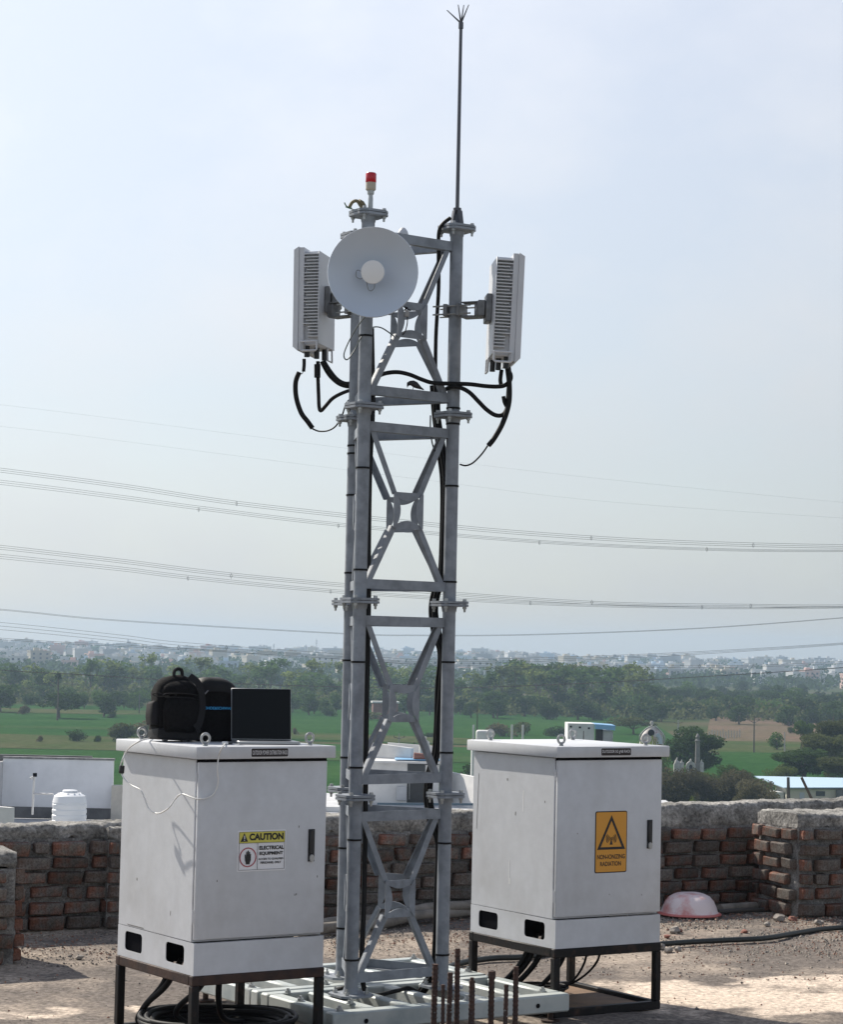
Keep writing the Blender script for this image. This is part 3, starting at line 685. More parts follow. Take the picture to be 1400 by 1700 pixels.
# black cable ties round the legs
def tie(i, y_px):
    P = at(700, y_px, LEG[i].y); z = P.z - TZ + (.021 * (LEG[i].x / LEG[i].y) * -CF * LEG[i].y / CF)
    b = B(); b.lathe([(LR_ + .003, -.0045), (LR_ + .003, .0045), (LR_, .0045), (LR_, -.0045), (LR_ + .003, -.0045)], 20, Matrix.Translation((P3[i].x, P3[i].y, z)))
    b.box((P3[i].x - .006, P3[i].y - LR_ - .010, z - .004), (P3[i].x + .004, P3[i].y - LR_, z + .004)); b.obj('cable_tie', rubber, tower)
for y in (562, 781, 950, 1103, 1278, 1398, 1597): tie(0, y)
for y in (805, 964, 1097, 1247, 1397, 1582, 676, 702): tie(1, y)
for y in (745, 758, 827, 956, 1101, 1262, 1412, 1545): tie(2, y)

# ---------------------------------------------------------------- dish
dc = at(619, 452, 10.02)
dish = thing('dish_antenna', 'round white dish antenna fixed to the front of the tower near its top', 'dish', dc)
dish.rotation_euler = (R(90) + R(2), 0, R(-3))          # local z points at the viewer
dw = mat('dish_white', (.545, .61, .70), .30, var=.03, vscale=4)
RD = .206; dep = .075
prof = [(0, -dep)] + [(RD * k / 14, -dep + dep * (k / 14) ** 2) for k in range(1, 15)] + [(RD + .003, .002), (RD + .005, -.006), (RD + .001, -.012)] + [(RD * k / 14, -dep + dep * (k / 14) ** 2 - .010) for k in range(13, 0, -1)] + [(0, -dep - .010)]
b = B(); b.lathe(prof, 56); b.obj('reflector', dw, dish, ang=.6)
b = B(); b.lathe([(.012, -dep), (.012, -.012), (.050, -.006), (.055, .0), (.053, .006), (.030, .010), (0, .011)], 36); b.obj('feed', mat('feed_white', (.80, .80, .80), .5), dish)
b = B(); b.tube([(-.05, .002, -.02), (-.075, .012, -.03), (-.080, -.015, -.035), (-.062, -.028, -.03), (-.045, -.026, -.03), (-.030, -.045, -.03), (-.022, -.075, -.035), (-.008, -.082, -.035), (.006, -.070, -.03), (.008, -.05, -.02)], .0022, 6, smooth=5); b.obj('feed_wire', mat('grey_wire', (.25, .27, .30), .5), dish)
b = B(); b.lathe([(0, -dep - .01), (.05, -dep - .012), (.045, -.125), (0, -.125)], 20); b.box((-.03, -.04, -.16), (.05, .04, -.118), bev=.004); b.obj('mount', galv, dish)
b = B(); cl = LEG[0] - dc
b.bar((-.055, .03, -.175), (.055, .03, -.175), .03, .012); b.bar((-.055, -.03, -.175), (.055, -.03, -.175), .03, .012); b.obj('clamp', zinc, dish)

# ---------------------------------------------------------------- radio units
rw = mat('radio_white', (.58, .595, .625), .45, var=.06, vscale=6)
rg = mat('radio_fin', (.60, .61, .63), .5)
def radio(c, rotz, tilt, label, mirror):
    """local: +x = radome side, -y = side seen with fins, z up; mirror=-1 makes the radome face -x"""
    t_ = thing('radio_unit', label, 'radio unit', c, group='radio units on the tower')
    t_.rotation_euler = (0, tilt, rotz)
    s = mirror; H = .525; Wd = .30
    def bx(b, x0, y0, z0, x1, y1, z1, bev=0.): 
        a, c_ = sorted((s * x0, s * x1)); b.box((a, y0, z0), (c_, y1, z1), bev=bev)
    b = B()                                             # radome with drafted sides
    f0 = [(.062, y, z) for y, z in ((-Wd / 2, -H / 2), (Wd / 2, -H / 2), (Wd / 2, H / 2), (-Wd / 2, H / 2))]
    f1 = [(.090, y, z) for y, z in ((-Wd / 2 + .010, -H / 2 + .022), (Wd / 2 - .010, -H / 2 + .022), (Wd / 2 - .010, H / 2 - .014), (-Wd / 2 + .010, H / 2 - .014))]
    v0 = [b.bm.verts.new((s * x, y, z)) for x, y, z in f0]; v1 = [b.bm.verts.new((s * x, y, z)) for x, y, z in f1]
    b.bm.faces.new(v0); b.bm.faces.new(v1[::-1])
    for k in range(4): b.bm.faces.new((v0[k], v0[(k + 1) % 4], v1[(k + 1) % 4], v1[k]))
    b.obj('radome', rw, t_, ang=.3)
    b = B(); bx(b, -.040, -Wd / 2 + .034, -H / 2 + .03, .0615, Wd / 2 - .028, H / 2 - .02, .004)
    bx(b, .035, -Wd / 2 + .006, -H / 2 + .005, .0613, Wd / 2 - .006, H / 2 - .004); b.obj('housing', rw, t_)
    rs = random.Random(3); n_ = 27
    for k in range(n_):
        z = -H / 2 + .072 + k * (H - .110) / (n_ - 1)
        x1 = .034 if k > 3 else .012
        b = B(); bx(b, -.040, -Wd / 2 + .004, z - .0022, x1 - (.012 if k in (5, 10, 13, 17, 21, 24) else 0), -Wd / 2 + .036, z + .0022)
        b.obj('fin', rg, t_)
    b = B(); bx(b, -.046, -Wd / 2 + .002, -H / 2 + .035, -.0405, Wd / 2 - .01, H / 2 - .024, .002); b.obj('back_cover', rw, t_)
    b = B()                                             # carrying handles
    hz = -H / 2 - .002
    b.tube([(s * -.038, -Wd / 2 + .004, hz + .048), (s * -.040, -Wd / 2 - .006, hz + .046), (s * -.040, -Wd / 2 - .006, hz + .006), (s * -.034, -Wd / 2 - .006, hz), (s * .040, -Wd / 2 - .006, hz), (s * .046, -Wd / 2 - .006, hz + .006), (s * .046, -Wd / 2 - .006, hz + .046), (s * -.040, -Wd / 2 - .006, hz + .047)], .0055, 8)
    b.obj('handle', rw, t_)
    b = B(); b.tube([(s * -.044, .02, -H / 2 + .035), (s * -.046, .02, -H / 2 - .030), (s * -.046, .10, -H / 2 - .030), (s * -.044, .10, -H / 2 + .035)], .005, 8); b.obj('handle', rw, t_)
    for x, y in ((.03, -.09), (0, -.02), (-.02, .05)):
        b = B(); b.tube([(s * x, y, -H / 2 + .04), (s * x, y, -H / 2 - .025)], .014, 10); b.obj('connector', BLK, t_)
    b = B(); bx(b, -.075, -.055, -.06, -.0463, .055, .075, .004); bx(b, -.115, -.035, -.035, -.0752, .035, .045, .006); b.obj('mounting_bracket', mat('bracket_grey', (.22, .225, .23), .5, .5, var=.3, vscale=20), t_)
    return t_
cL = at(529, 503, 10.98); cR = at(831, 517, 10.46)
ruL = radio(cL, R(-14), R(-.6), 'white finned radio unit left of the dish', -1)
ruR = radio(cR, R(5), R(1.6), 'white finned radio unit on the right side of the tower', 1)
# pole clamps holding them
brk = mat('bracket_grey', (.22, .225, .23), .5, .5)
def clamp(leg, z, toward, label):
    p = Vector((leg.x, leg.y, z)); d = (Vector((toward.x, toward.y, z)) - p); L = d.length; d.normalize(); sd_ = Vector((-d.y, d.x, 0))
    t_ = thing('pole_clamp', label, 'clamp', p, group='pole clamps of the radio units')
    q = Vector((0, 0, 0))
    for sx in (-1, 1):
        b = B(); b.bar(q + d * sx * (LR_ + .003) - sd_ * .05, q + d * sx * (LR_ + .003) + sd_ * .05, .02, .06, bev=.003); b.obj('jaw', brk, t_)
    for a in (-1, 1):
        for zz in (-.02, .02):
            b = B(); b.tube([q - d * .10 + sd_ * .042 * a + Vector((0, 0, zz)), q + d * .10 + sd_ * .042 * a + Vector((0, 0, zz))], .004, 6); b.obj('threaded_rod', zinc, t_)
    for zz in (-.036, .036):
        b = B(); b.bar(q + d * .045 + Vector((0, 0, zz)), q + d * (L - .10) + Vector((0, 0, zz)), .07, .006, bev=.001); b.obj('arm', brk, t_)
    b = B(); b.bar(q + d * (L - .125), q + d * (L - .085), .06, .066, bev=.003); b.obj('joint', brk, t_)
    bb = B(); bb.lathe([(0, .010), (.010, .010), (.010, 0), (.016, 0), (.016, -.002)], 8, frame(q + d * (L - .105) - sd_ * .032, d, Vector((0, 0, 1))) @ Matrix.Diagonal((1, 1, 1, 1))); bb.obj('bolt', zinc, t_)
clamp(LEG[1], at(763, 517, LEG[1].y).z, cR, 'dark pole clamp between the right tower leg and the right radio unit')
clamp(LEG[2], at(590, 512, LEG[2].y).z, cL, 'dark pole clamp behind the dish carrying the left radio unit')

# ---------------------------------------------------------------- beacon, lightning rod, gps antenna
top0 = LEG[0] + Vector((0, 0, TZ + 4 * SEC + .013)); top1 = LEG[1] + Vector((0, 0, TZ + 4 * SEC + .013))
bc = top0 + Vector((.008, 0, 0))
bea = thing('warning_beacon', 'red aviation warning beacon with a beige base on the left tower leg', 'beacon', bc)
b = B(); b.lathe([(.012, 0), (.012, .062), (.011, .066), (.011, .078), (.016, .082), (.017, .098), (.012, .10), (0, .10)], 16); b.obj('pole', mat('beacon_pole', (.40, .42, .42), .4, .5), bea)
b = B(); b.lathe([(0, .098), (.019, .098), (.0245, .104), (.0245, .136), (.022, .137)], 24); b.obj('beacon_base', mat('beacon_beige', (.45, .40, .32), .5), bea)
b = B(); b.lathe([(.0235, .1365), (.0255, .139), (.0255, .178), (.022, .183), (0, .184)], 24); b.obj('lens', mat('beacon_red', (.50, .012, .025), .22), bea)
b = B(); b.tube([(-.10, -.02, .008), (-.085, -.03, .035), (-.062, -.035, .040), (-.045, -.02, .020), (-.03, -.01, .006)], .008, 8, smooth=5); b.tube([(-.055, -.03, .04), (-.04, -.02, .034), (-.03, -.015, .018)], .013, 8); b.obj('wire_gland', mat('old_tape', (.18, .15, .09), .7), bea)
b = B(); b.tube([(-.085, -.03, .005), (-.11, -.04, .012), (-.122, -.045, .03)], .003, 6, smooth=4); b.tube([(-.09, -.03, .003), (-.115, -.05, .008)], .0025, 6); b.obj('loose_wire', mat('green_wire', (.10, .16, .10), .5), bea)
bt = thing('lightning_rod', 'tall thin lightning rod with a pronged tip on the right tower leg', 'lightning rod', top1)
rodm = mat('rod_metal', (.10, .105, .12), .45, .6)
ztip = at(760, 38, LEG[1].y).z - top1.z
b = B(); b.tube([(0, 0, .03), (0, 0, ztip)], [.010, .008], 10); b.obj('rod', rodm, bt)
b = B(); b.lathe([(.012, ztip - .03), (.012, ztip), (.006, ztip + .006), (0, ztip + .006)], 10); b.obj('tip_socket', rodm, bt)
for dx, dy, h in ((-.070, .02, .066), (-.016, -.03, .080), (.012, .0, .088), (.036, -.02, .084)):
    b = B(); b.tube([(dx * .05, 0, ztip), (dx, dy, ztip + h)], [.0045, .0022], 6); b.obj('prong', rodm, bt)
b = B()
for a in range(3):
    c_, s_ = math.cos(R(120 * a - 40)), math.sin(R(120 * a - 40)); b.bar((c_ * .028, s_ * .028, 0), (c_ * .016, s_ * .016, .075), .03, .008, up=(c_, s_, .2))
b.lathe([(.026, 0), (.018, .055), (.014, .060)], 12); b.lathe([(.016, .072), (.020, .075), (.020, .088), (.012, .09)], 12); b.obj('base_bracket', mat('rod_base', (.08, .085, .10), .5, .4), bt)
gp = at(669, 392, 10.50)
g_ = thing('gps_antenna', 'small white mushroom shaped antenna on the top crossbar beside the dish', 'antenna', gp)
b = B(); b.lathe([(.026, 0), (.027, .010), (.022, .024), (.013, .036), (.006, .041), (0, .042)], 20); b.obj('dome', rw, g_)
b = B(); b.lathe([(0, -.04), (.010, -.04), (.010, 0)], 10); b.obj('stem', rw, g_)

# ---------------------------------------------------------------- bird on the crossbar
bd = at(686, 640, 10.42)
bird = thing('bird', 'small black bird perched on the crossbar below the radio units', 'bird', bd)
bk = mat('black_feather', (.012, .012, .014), .5)
b = B()
path = [(-.027, 0, -.012), (-.0265, 0, -.002), (-.0225, 0, .006), (-.014, 0, .011), (-.002, 0, .010), (.012, 0, .003), (.024, 0, -.005), (.038, 0, -.013), (.052, 0, -.020)]
b.tube(path, [.0010, .0038, .0100, .0112, .0150, .0155, .0115, .0060, .0026], 14, smooth=0)
body = b.obj('body', bk, bird, ang=2)
for v in body.data.vertices: v.co.y *= .8
for s_ in (-1, 1):
    b = B(); b.tube([(.004, .005 * s_, 0), (.000, .006 * s_, -.016), (-.002, .006 * s_, -.031), (-.010, .006 * s_, -.032)], .0016, 5); b.obj('leg', bk, bird)
    b = B(); b.loft([(0, 0, 0, .018, .002, 2), (.004, .004, 0, .020, .0025, 2), (.008, .003, 0, .012, .0015, 2)], 10, Matrix.Translation((.012, .010 * s_, -.002)) @ Matrix.Rotation(R(25), 4, 'Y')); b.obj('wing', bk, bird)
# ================================================================ BAGS, LAPTOP, CABLES
LT = zL + SH + LH                                       # top of the left rack lid
cloth = mat('black_cloth', (.010, .010, .011), .9, spec=.15, var=.35, vscale=60, bump=.35, bscale=220)
cloth2 = mat('black_webbing', (.018, .018, .020), .8, spec=.2, bump=.4, bscale=300)
shiny = mat('black_panel', (.009, .009, .010), .6, spec=.25, bump=.2, bscale=200)
bp0 = on(297, 1232, LT); bp0.z = LT + .001
bag = thing('backpack', 'black backpack with a domed top and side pocket standing on the left rack', 'backpack', bp0, R(24)); bag.scale = (1.0, 1.0, .98); bag.rotation_euler = (R(-3), R(2.5), R(24))
# local: -y towards the viewer
b = B()
b.loft([(.030, 0, .09, .096, .075, 6), (.10, 0, .09, .100, .080, 5), (.17, 0, .09, .101, .082, 4.5), (.215, 0, .09, .100, .080, 4), (.25, .002, .09, .094, .074, 3.5), (.278, .002, .09, .080, .062, 3), (.297, .0, .09, .058, .045, 2.6), (.307, 0, .09, .030, .022, 2.2)], 36, jit=.012, sc=13)
b.obj('main_compartment', cloth, bag, ang=1.2)
b = B(); b.loft([(.045, 0, 0, .070, .020, 4), (.075, 0, .0, .078, .040, 4), (.14, 0, 0, .080, .048, 3.5), (.18, 0, .0, .076, .040, 3), (.205, 0, .0, .060, .022, 2.6)], 30, Matrix.Translation((.004, .014, 0)), jit=.007, sc=16); b.obj('front_pocket', cloth, bag, ang=1.2)
b = B(); b.loft([(.205, 0, .0, .086, .030, 3), (.225, 0, .0, .088, .042, 3), (.25, 0, .006, .080, .040, 3), (.272, 0, .014, .062, .028, 2.6), (.282, 0, .02, .040, .012, 2.2)], 30, Matrix.Translation((.0, .030, 0)), jit=.008, sc=15); b.obj('top_flap', cloth, bag, ang=1.2)
b = B(); b.loft([(.075, 0, .0, .016, .05, 3), (.11, 0, 0, .024, .055, 3), (.165, 0, 0, .022, .052, 3), (.18, 0, 0, .010, .045, 3)], 20, Matrix.Translation((-.106, .075, 0)), jit=.004, sc=20); b.obj('side_pocket', cloth2, bag, ang=1.2)
b = B(); b.tube([(-.02, .06, .298), (-.018, .062, .322), (-.002, .064, .333), (.016, .064, .326), (.020, .064, .298)], [.008] * 40, 8, smooth=6); b.obj('top_handle', cloth2, bag)
def strap(pts, w, th, nm, par, m=cloth2):
    pts = spline([Vector(p) for p in pts], 6); b = B(); rg = []
    for i, p in enumerate(pts):
        t = (pts[min(i + 1, len(pts) - 1)] - pts[max(i - 1, 0)]).normalized(); sd_ = t.cross(Vector((0, -1, .0))).normalized(); n_ = sd_.cross(t)
        rg.append([b.bm.verts.new(p + sd_ * w * a / 2 + n_ * th * c) for a, c in ((-1, 0), (1, 0), (1, 1), (-1, 1))])
    for a, c in zip(rg, rg[1:]):
        for k in range(4): b.bm.faces.new((a[k], a[(k + 1) % 4], c[(k + 1) % 4], c[k]))
    return b.obj(nm, m, par, ang=.5)
strap([(.040, .02, .300), (.072, .0, .272), (.092, -.005, .22), (.098, -.005, .15), (.086, -.012, .09), (.070, -.018, .062)], .030, .006, 'shoulder_strap', bag)
strap([(.062, -.02, .085), (.080, -.02, .060), (.086, -.015, .048)], .018, .005, 'strap_end', bag)
b = B(); b.tube([(-.085, -.008, .205), (-.10, -.01, .214), (-.125, 0, .214), (-.127, .01, .206), (-.10, .0, .200), (-.06, -.015, .205)], .0022, 6, smooth=5); b.tube([(-.09, -.012, .208), (-.06, -.02, .217), (-.03, -.024, .209), (-.06, -.022, .198), (-.09, -.012, .203)], .0022, 6, smooth=5); b.obj('drawcord', cloth2, bag)
b = B(); b.box((-.098, .005, .010), (.098, .165, .060), bev=.010, seg=2); b.obj('base_panel', shiny, bag)
for x in (-.060, .030):
    b = B(); b.box((x - .010, .002, 0), (x + .010, .03, .012), bev=.003); b.obj('foot', BLK, bag)
for z, r_ in ((.214, .086), (.196, .078)):
    b = B(); b.tube([(-r_, -.010, z), (-.03, -.030, z + .004), (.03, -.031, z + .004), (r_, -.006, z)], .0018, 6, smooth=6); b.obj('zip', cloth2, bag)

c0 = on(361, 1231, LT); c0.z = LT + .001
case = thing('equipment_bag', 'black bag with blue lettering standing between the backpack and the laptop', 'bag', c0, R(20))
b = B(); b.loft([(0, 0, .075, .090, .070, 7), (.02, 0, .075, .094, .074, 7), (.19, 0, .075, .094, .074, 7), (.222, 0, .075, .094, .074, 6)], 36, jit=.004, sc=12); b.obj('main_compartment', cloth, case, ang=1.2)
b = B(); b.loft([(.221, 0, .075, .092, .072, 6), (.240, 0, .075, .092, .072, 5), (.262, -.004, .075, .082, .066, 4), (.278, -.010, .075, .066, .052, 3), (.286, -.014, .075, .040, .03, 2.4)], 36, jit=.005, sc=12); b.obj('domed_lid', shiny, case, ang=1.2)
b = B(); b.tube([(-.08, .002, .222), (-.03, -.002, .226), (.03, -.002, .224), (.088, .004, .218)], .0022, 6, smooth=6); b.obj('zip', cloth2, case)
b = B(); b.tube([(-.050, -.003, .228), (-.056, -.006, .222), (-.070, -.008, .208), (-.076, -.008, .202)], [.0030] * 30, 6, smooth=5); b.obj('zip_pull', mat('zip_metal', (.25, .25, .26), .35, .8), case)
text('lettering', '·ROHDE&SCHWARZ', -.080, .143, .156, .0125, -.0035, mat('blue_print', (.02, .30, .62), .5), case, bold=.02)

lp0 = on(434, 1232.5, LT); lp0.z = LT + .002
lap = thing('laptop', 'open silver laptop with a black screen standing near the front edge of the left rack', 'laptop', lp0, R(14))
alu = mat('laptop_silver', (.34, .35, .36), .38, .6)
b = B(); b.box((-.137, -.215, 0), (.137, .0, .012), bev=.002); base = b.obj('keyboard_base', alu, lap)
kb = B()
for r_ in range(5):
    for k in range(13): kb.box((-.118 + k * .0182, -.105 + r_ * .0175, .012), (-.103 + k * .0182, -.091 + r_ * .0175, .0132))
k_ = kb.obj('keys', BLK, base); k_['kind'] = 'stuff'
TL = Matrix.Translation((0, .004, .010)) @ Matrix.Rotation(R(-8), 4, 'X')
b = B(); b.box((-.137, 0, 0), (.137, .005, .232), TL, bev=.002); scr = b.obj('lid', alu, lap)
b = B(); b.box((-.1345, -.0016, .004), (.1345, -.0002, .230), TL, bev=.0006); b.obj('screen', mat('black_glass', (.007, .009, .011), .2, spec=.1), scr)
cu = text('screen_mark', '5G', -.118, .118, .040, .026, -.0022, mat('faint_print', (.0085, .0105, .0125), .26, spec=.1), scr); cu.matrix_local = TL
white_c = mat('white_cable', (.72, .72, .70), .4)
hub = on(373, 1236, LT)
hb = thing('usb_adapter', 'small white plug adapter lying at the left foot of the laptop', 'adapter', hub, R(15))
B().box((-.012, -.014, .001), (.014, .012, .014), bev=.003, seg=2).obj('plug', white_c, hb); B().box((.0142, -.006, .002), (.034, .006, .010), bev=.002).obj('connector', BLK, hb)
# white cable that hangs over the rack corner
def cable(pts, r, label, cat='cable', m=rubber, group=None, name='cable', k=8, n=8):
    b = B(); b.tube([Vector(p) for p in pts], r, n, smooth=k); return b.obj(name, m, label=label, cat=cat, group=group, ang=1.5)
cl = thing('charging_cable', 'thin white charging cable looping down over the side of the left rack', 'cable', (0, 0, 0))
def sideL(px, py, off=.012):   # point just outside the left side plane of the left rack
    n_ = Vector((-math.cos(aL), -math.sin(aL), 0)); d = ray(px, py); p0 = locL + n_ * off - Vector((0, 0, CH))
    return d * (p0.dot(n_) / d.dot(n_)) + Vector((0, 0, CH))
def frontL(px, py, off=.012):
    n_ = Vector((math.sin(aL), -math.cos(aL), 0)); d = ray(px, py); p0 = locL + n_ * off - Vector((0, 0, CH))
    return d * (p0.dot(n_) / d.dot(n_)) + Vector((0, 0, CH))
ptsc = [on(374, 1234, LT + .006), on(371, 1238, LT + .008), frontL(364, 1252, .034), frontL(361, 1275, .032), frontL(362, 1300, .022), frontL(352, 1320, .012), frontL(328, 1326, .012), sideL(303, 1318, 0.034), sideL(292, 1325, 0.034), sideL(280, 1341, 0.051), sideL(262, 1350, 0.051), sideL(247, 1342, 0.0595), sideL(240, 1325, 0.068), sideL(233, 1311, 0.0765), sideL(218, 1303, 0.085), sideL(206, 1292, 0.0935), sideL(200, 1277, 0.0935), sideL(203, 1262, 0.0935), sideL(213, 1243, 0.085), on(232, 1230, LT + .02), on(252, 1225, LT + .006), on(262, 1226, LT + .004)]
b = B(); b.tube(ptsc, .0032, 8, smooth=8); b.obj('cord', white_c, cl, ang=1.5)
fp = sideL(202, 1277, .0935); b = B(); b.box((-.011, -.009, -.018), (.011, .009, .018), bev=.004, seg=2); b.obj('ferrite_block', BLK, cl, loc=fp, rot=(0, R(4), aL))

# ---- tower feeder cables
def chain(spec): return [at(x, y, Y) for x, y, Y in spec]
main = [(748, 362, 10.53), (731, 380, 10.52), (728, 420, 10.56), (729, 480, 10.6), (724, 560, 10.62), (722, 640, 10.64), (724, 690, 10.64), (733, 750, 10.62), (738, 800, 10.6), (737, 880, 10.6), (733, 955, 10.6), (723, 985, 10.62), (719, 1015, 10.62), (725, 1052, 10.6), (734, 1085, 10.6), (730, 1140, 10.6), (727, 1200, 10.6), (724, 1250, 10.6), (713, 1285, 10.62), (711, 1325, 10.62), (718, 1365, 10.6), (729, 1400, 10.6), (727, 1480, 10.58), (726, 1560, 10.58), (722, 1605, 10.6), (700, 1645, 10.62), (690, 1652, 10.7)]
for dx, dy, r_, st_, lb in ((0, 0, .0095, 0, 'black cable from the lightning rod down inside the right tower leg'), (5, .02, .0105, 5, 'thick black feeder cable hugging the right tower leg from the right radio unit'), (-4, .03, .0100, 5, 'thick black feeder cable left of its neighbour along the right tower leg')):
    rs = random.Random(st_ + int(dx * 3) + 50)
    cable([at(x + dx * (.4 if y < 640 else 1) + rs.uniform(-1.2, 1.2), y, Y + dy) for x, y, Y in main[st_:]], r_, lb, group='feeder cables inside the tower')
left = [(596, 530, 10.30), (592, 560, 10.31), (589, 600, 10.33), (606, 640, 10.33)]
lead = [(616, 545, 10.33), (617, 600, 10.35), (618, 650, 10.35), (617, 700, 10.34), (613, 780, 10.33), (611, 900, 10.33), (611, 1000, 10.33), (609, 1100, 10.33), (607, 1200, 10.33), (606, 1300, 10.33), (605, 1400, 10.33), (603, 1500, 10.33), (600, 1580, 10.34), (600, 1620, 10.36), (606, 1650, 10.38)]
for dx, r_, lb in ((0, .009, 'black feeder cable strapped to the right flank of the front left tower leg'), (3, .007, 'thinner black cable beside the feeder on the front left tower leg')):
    cable([at(x + dx, y, Y + dx * .01) for x, y, Y in lead], r_, lb, group='feeder cables inside the tower')
cable(chain([(700, 1652, 10.6), (680, 1640, 10.5), (660, 1644, 10.45), (630, 1651, 10.4), (606, 1655, 10.38)]), .010, 'black cable lying across the base frame between the two front tower legs')
cable(chain([(596, 1618, 10.42), (585, 1626, 10.5), (572, 1638, 10.4), (560, 1641, 10.5)]), .009, 'short black cable end at the back of the front left tower foot')
# thin grey wire from the dish
cable(chain([(606, 526, 10.1), (592, 545, 10.18), (578, 570, 10.2), (571, 590, 10.2), (577, 597, 10.2), (590, 580, 10.22), (600, 560, 10.22), (616, 545, 10.25), (632, 544, 10.3), (650, 555, 10.35), (660, 562, 10.38)]), .0032, 'thin grey wire looping out below the dish', m=mat('wire_grey2', (.10, .12, .12), .5))
jb = at(676, 520, 10.36); jt = thing('junction_box', 'tiny grey box hanging on wires from the gusset behind the dish', 'box', jb)
B().box((-.010, -.007, -.017), (.010, .007, .015), bev=.002).obj('box', mat('box_grey', (.38, .38, .38), .5), jt)
b = B(); b.tube([(0.002, 0, -.017), (.002, 0, -.05), (-.006, 0, -.085), (-.018, 0, -.105)], .0028, 6, smooth=5); b.tube([(-.012, 0, .03), (.004, 0, .018), (.018, 0, .012)], .004, 6); b.tube([(-.014, 0, .012), (.002, 0, .028)], .004, 6); b.obj('wire', rubber, jt)
# radio cables, left
cable(chain([(497, 618, 10.96), (491, 635, 10.97), (492, 660, 10.98), (500, 685, 10.98), (511, 700, 10.98), (519, 711, 10.98)]), .0125, 'thick black sleeve hanging loose from the left radio unit, nearest the left')
cable(chain([(505, 596, 10.96), (505, 606, 10.96), (504, 617, 10.96)]), .009, 'short black lead with a blue collar under the left radio unit', m=rubber)
cable(chain([(504, 612, 10.96), (502, 620, 10.96), (497, 621, 10.96)]), .0025, 'very thin pale wire between the short lead and the loose sleeve at left', m=mat('pale_wire', (.35, .40, .45), .5))
cable(chain([(519, 712, 10.98), (530, 716, 10.96), (545, 715, 10.92), (558, 707, 10.9), (568, 690, 10.86), (576, 668, 10.84), (588, 660, 10.84)]), .0040, 'thin black wire continuing from the loose sleeve round to the tower leg')
cable(chain([(528, 600, 10.95), (528, 625, 10.95), (529, 655, 10.95), (530, 676, 10.94), (533, 682, 10.93), (540, 675, 10.91), (552, 662, 10.88), (568, 653, 10.85), (584, 648, 10.82), (596, 651, 10.8)]), .0095, 'black cable dropping in a tight v under the left radio unit')
cable(chain([(538, 600, 10.96), (548, 616, 10.94), (560, 630, 10.91), (574, 637, 10.88), (590, 636, 10.84), (602, 640, 10.8)]), .0105, 'upper black cable from the left radio unit to the tower leg')
cable(chain([(534, 601, 10.99), (546, 622, 10.97), (562, 637, 10.93), (578, 642, 10.89), (592, 640, 10.86)]), .0095, 'black cable just below the upper one of the left radio unit')
b = B(); b.tube(chain([(527, 605, 10.94), (527, 627, 10.94)]), .016, 10); b.obj('cable_boot', rubber, label='black boot on the vertical cable under the left radio unit', cat='cable boot')
# radio cables, right
cable(chain([(612, 634, 10.35), (625, 626, 10.37), (640, 620, 10.4), (660, 618, 10.42), (680, 622, 10.44), (700, 630, 10.46), (720, 636, 10.48), (750, 637, 10.5), (780, 638, 10.5), (805, 641, 10.5), (825, 642, 10.5), (838, 640, 10.5), (847, 632, 10.5), (848, 622, 10.5), (842, 612, 10.5)]), .0105, 'black cable crossing level from the left tower leg to the right radio unit')
cable(chain([(738, 648, 10.6), (750, 642, 10.5), (765, 644, 10.5), (780, 652, 10.5), (795, 667, 10.5), (808, 680, 10.5), (822, 689, 10.5), (834, 689, 10.5), (842, 678, 10.5), (844, 655, 10.5), (846, 625, 10.5), (845, 610, 10.5)]), .0105, 'black cable sagging in a deep loop below the right radio unit')
cable(chain([(843, 612, 10.49), (846, 640, 10.49), (845, 670, 10.49), (836, 700, 10.49), (822, 726, 10.49), (811, 740, 10.49)]), .0125, 'thick black sleeve hanging down from the right radio unit')
cable(chain([(810, 740, 10.49), (800, 754, 10.49), (786, 768, 10.5), (774, 773, 10.5), (764, 771, 10.52)]), .0040, 'thin black wire from the hanging sleeve to the right tower leg')
cable(chain([(833, 614, 10.52), (831, 630, 10.52), (832, 638, 10.52)]), .010, 'short black lead with its collar under the right radio unit')
cable(chain([(836, 658, 10.5), (838, 668, 10.5), (842, 676, 10.5)]), .0095, 'stub of black cable beside the loop of the right radio unit')
cable(chain([(715, 690, 10.62), (715, 715, 10.6), (719, 740, 10.6), (729, 762, 10.6)]), .0035, 'thin black wire inside the tower below the second flange')

# ---- cables under and around the racks
zb = .03
cen = locL + Vector((math.cos(aL), math.sin(aL), 0)) * .30 + Vector((-math.sin(aL), math.cos(aL), 0)) * .32
for k in range(5):
    rs = random.Random(k); pts = []
    for i in range(49):
        a = 2 * math.pi * i / 24; rr = .255 + .018 * math.sin(a * 1.5 + k) + .012 * k - .016 * (i / 48)
        pts.append(cen + Vector((rr * 1.12 * math.cos(a), rr * math.sin(a), zb + .012 + k * .016 + .008 * (i / 48) + .004 * math.sin(3 * a))))
    cable(pts, .0135 if k % 2 else .011, ('lowest', 'second lowest', 'middle', 'second highest', 'topmost')[k] + ' turn of the black cable coil on the floor of the left rack stand', k=2, group='coiled cable under the left rack')
def inL(s_, t_, z): return locL + Vector((math.cos(aL), math.sin(aL), 0)) * s_ + Vector((-math.sin(aL), math.cos(aL), 0)) * t_ + Vector((0, 0, z))
def inR(s_, t_, z): return locR + Vector((math.cos(aR), math.sin(aR), 0)) * s_ + Vector((-math.sin(aR), math.cos(aR), 0)) * t_ + Vector((0, 0, z))
cable([inL(.16, .50, zL + .02), inL(.13, .52, .24), inL(.08, .60, .13), inL(.06, .62, .06), inL(.12, .55, .035)], .013, 'black cable dropping steeply beside the back left leg of the left rack stand', group='cables dropping from the racks')
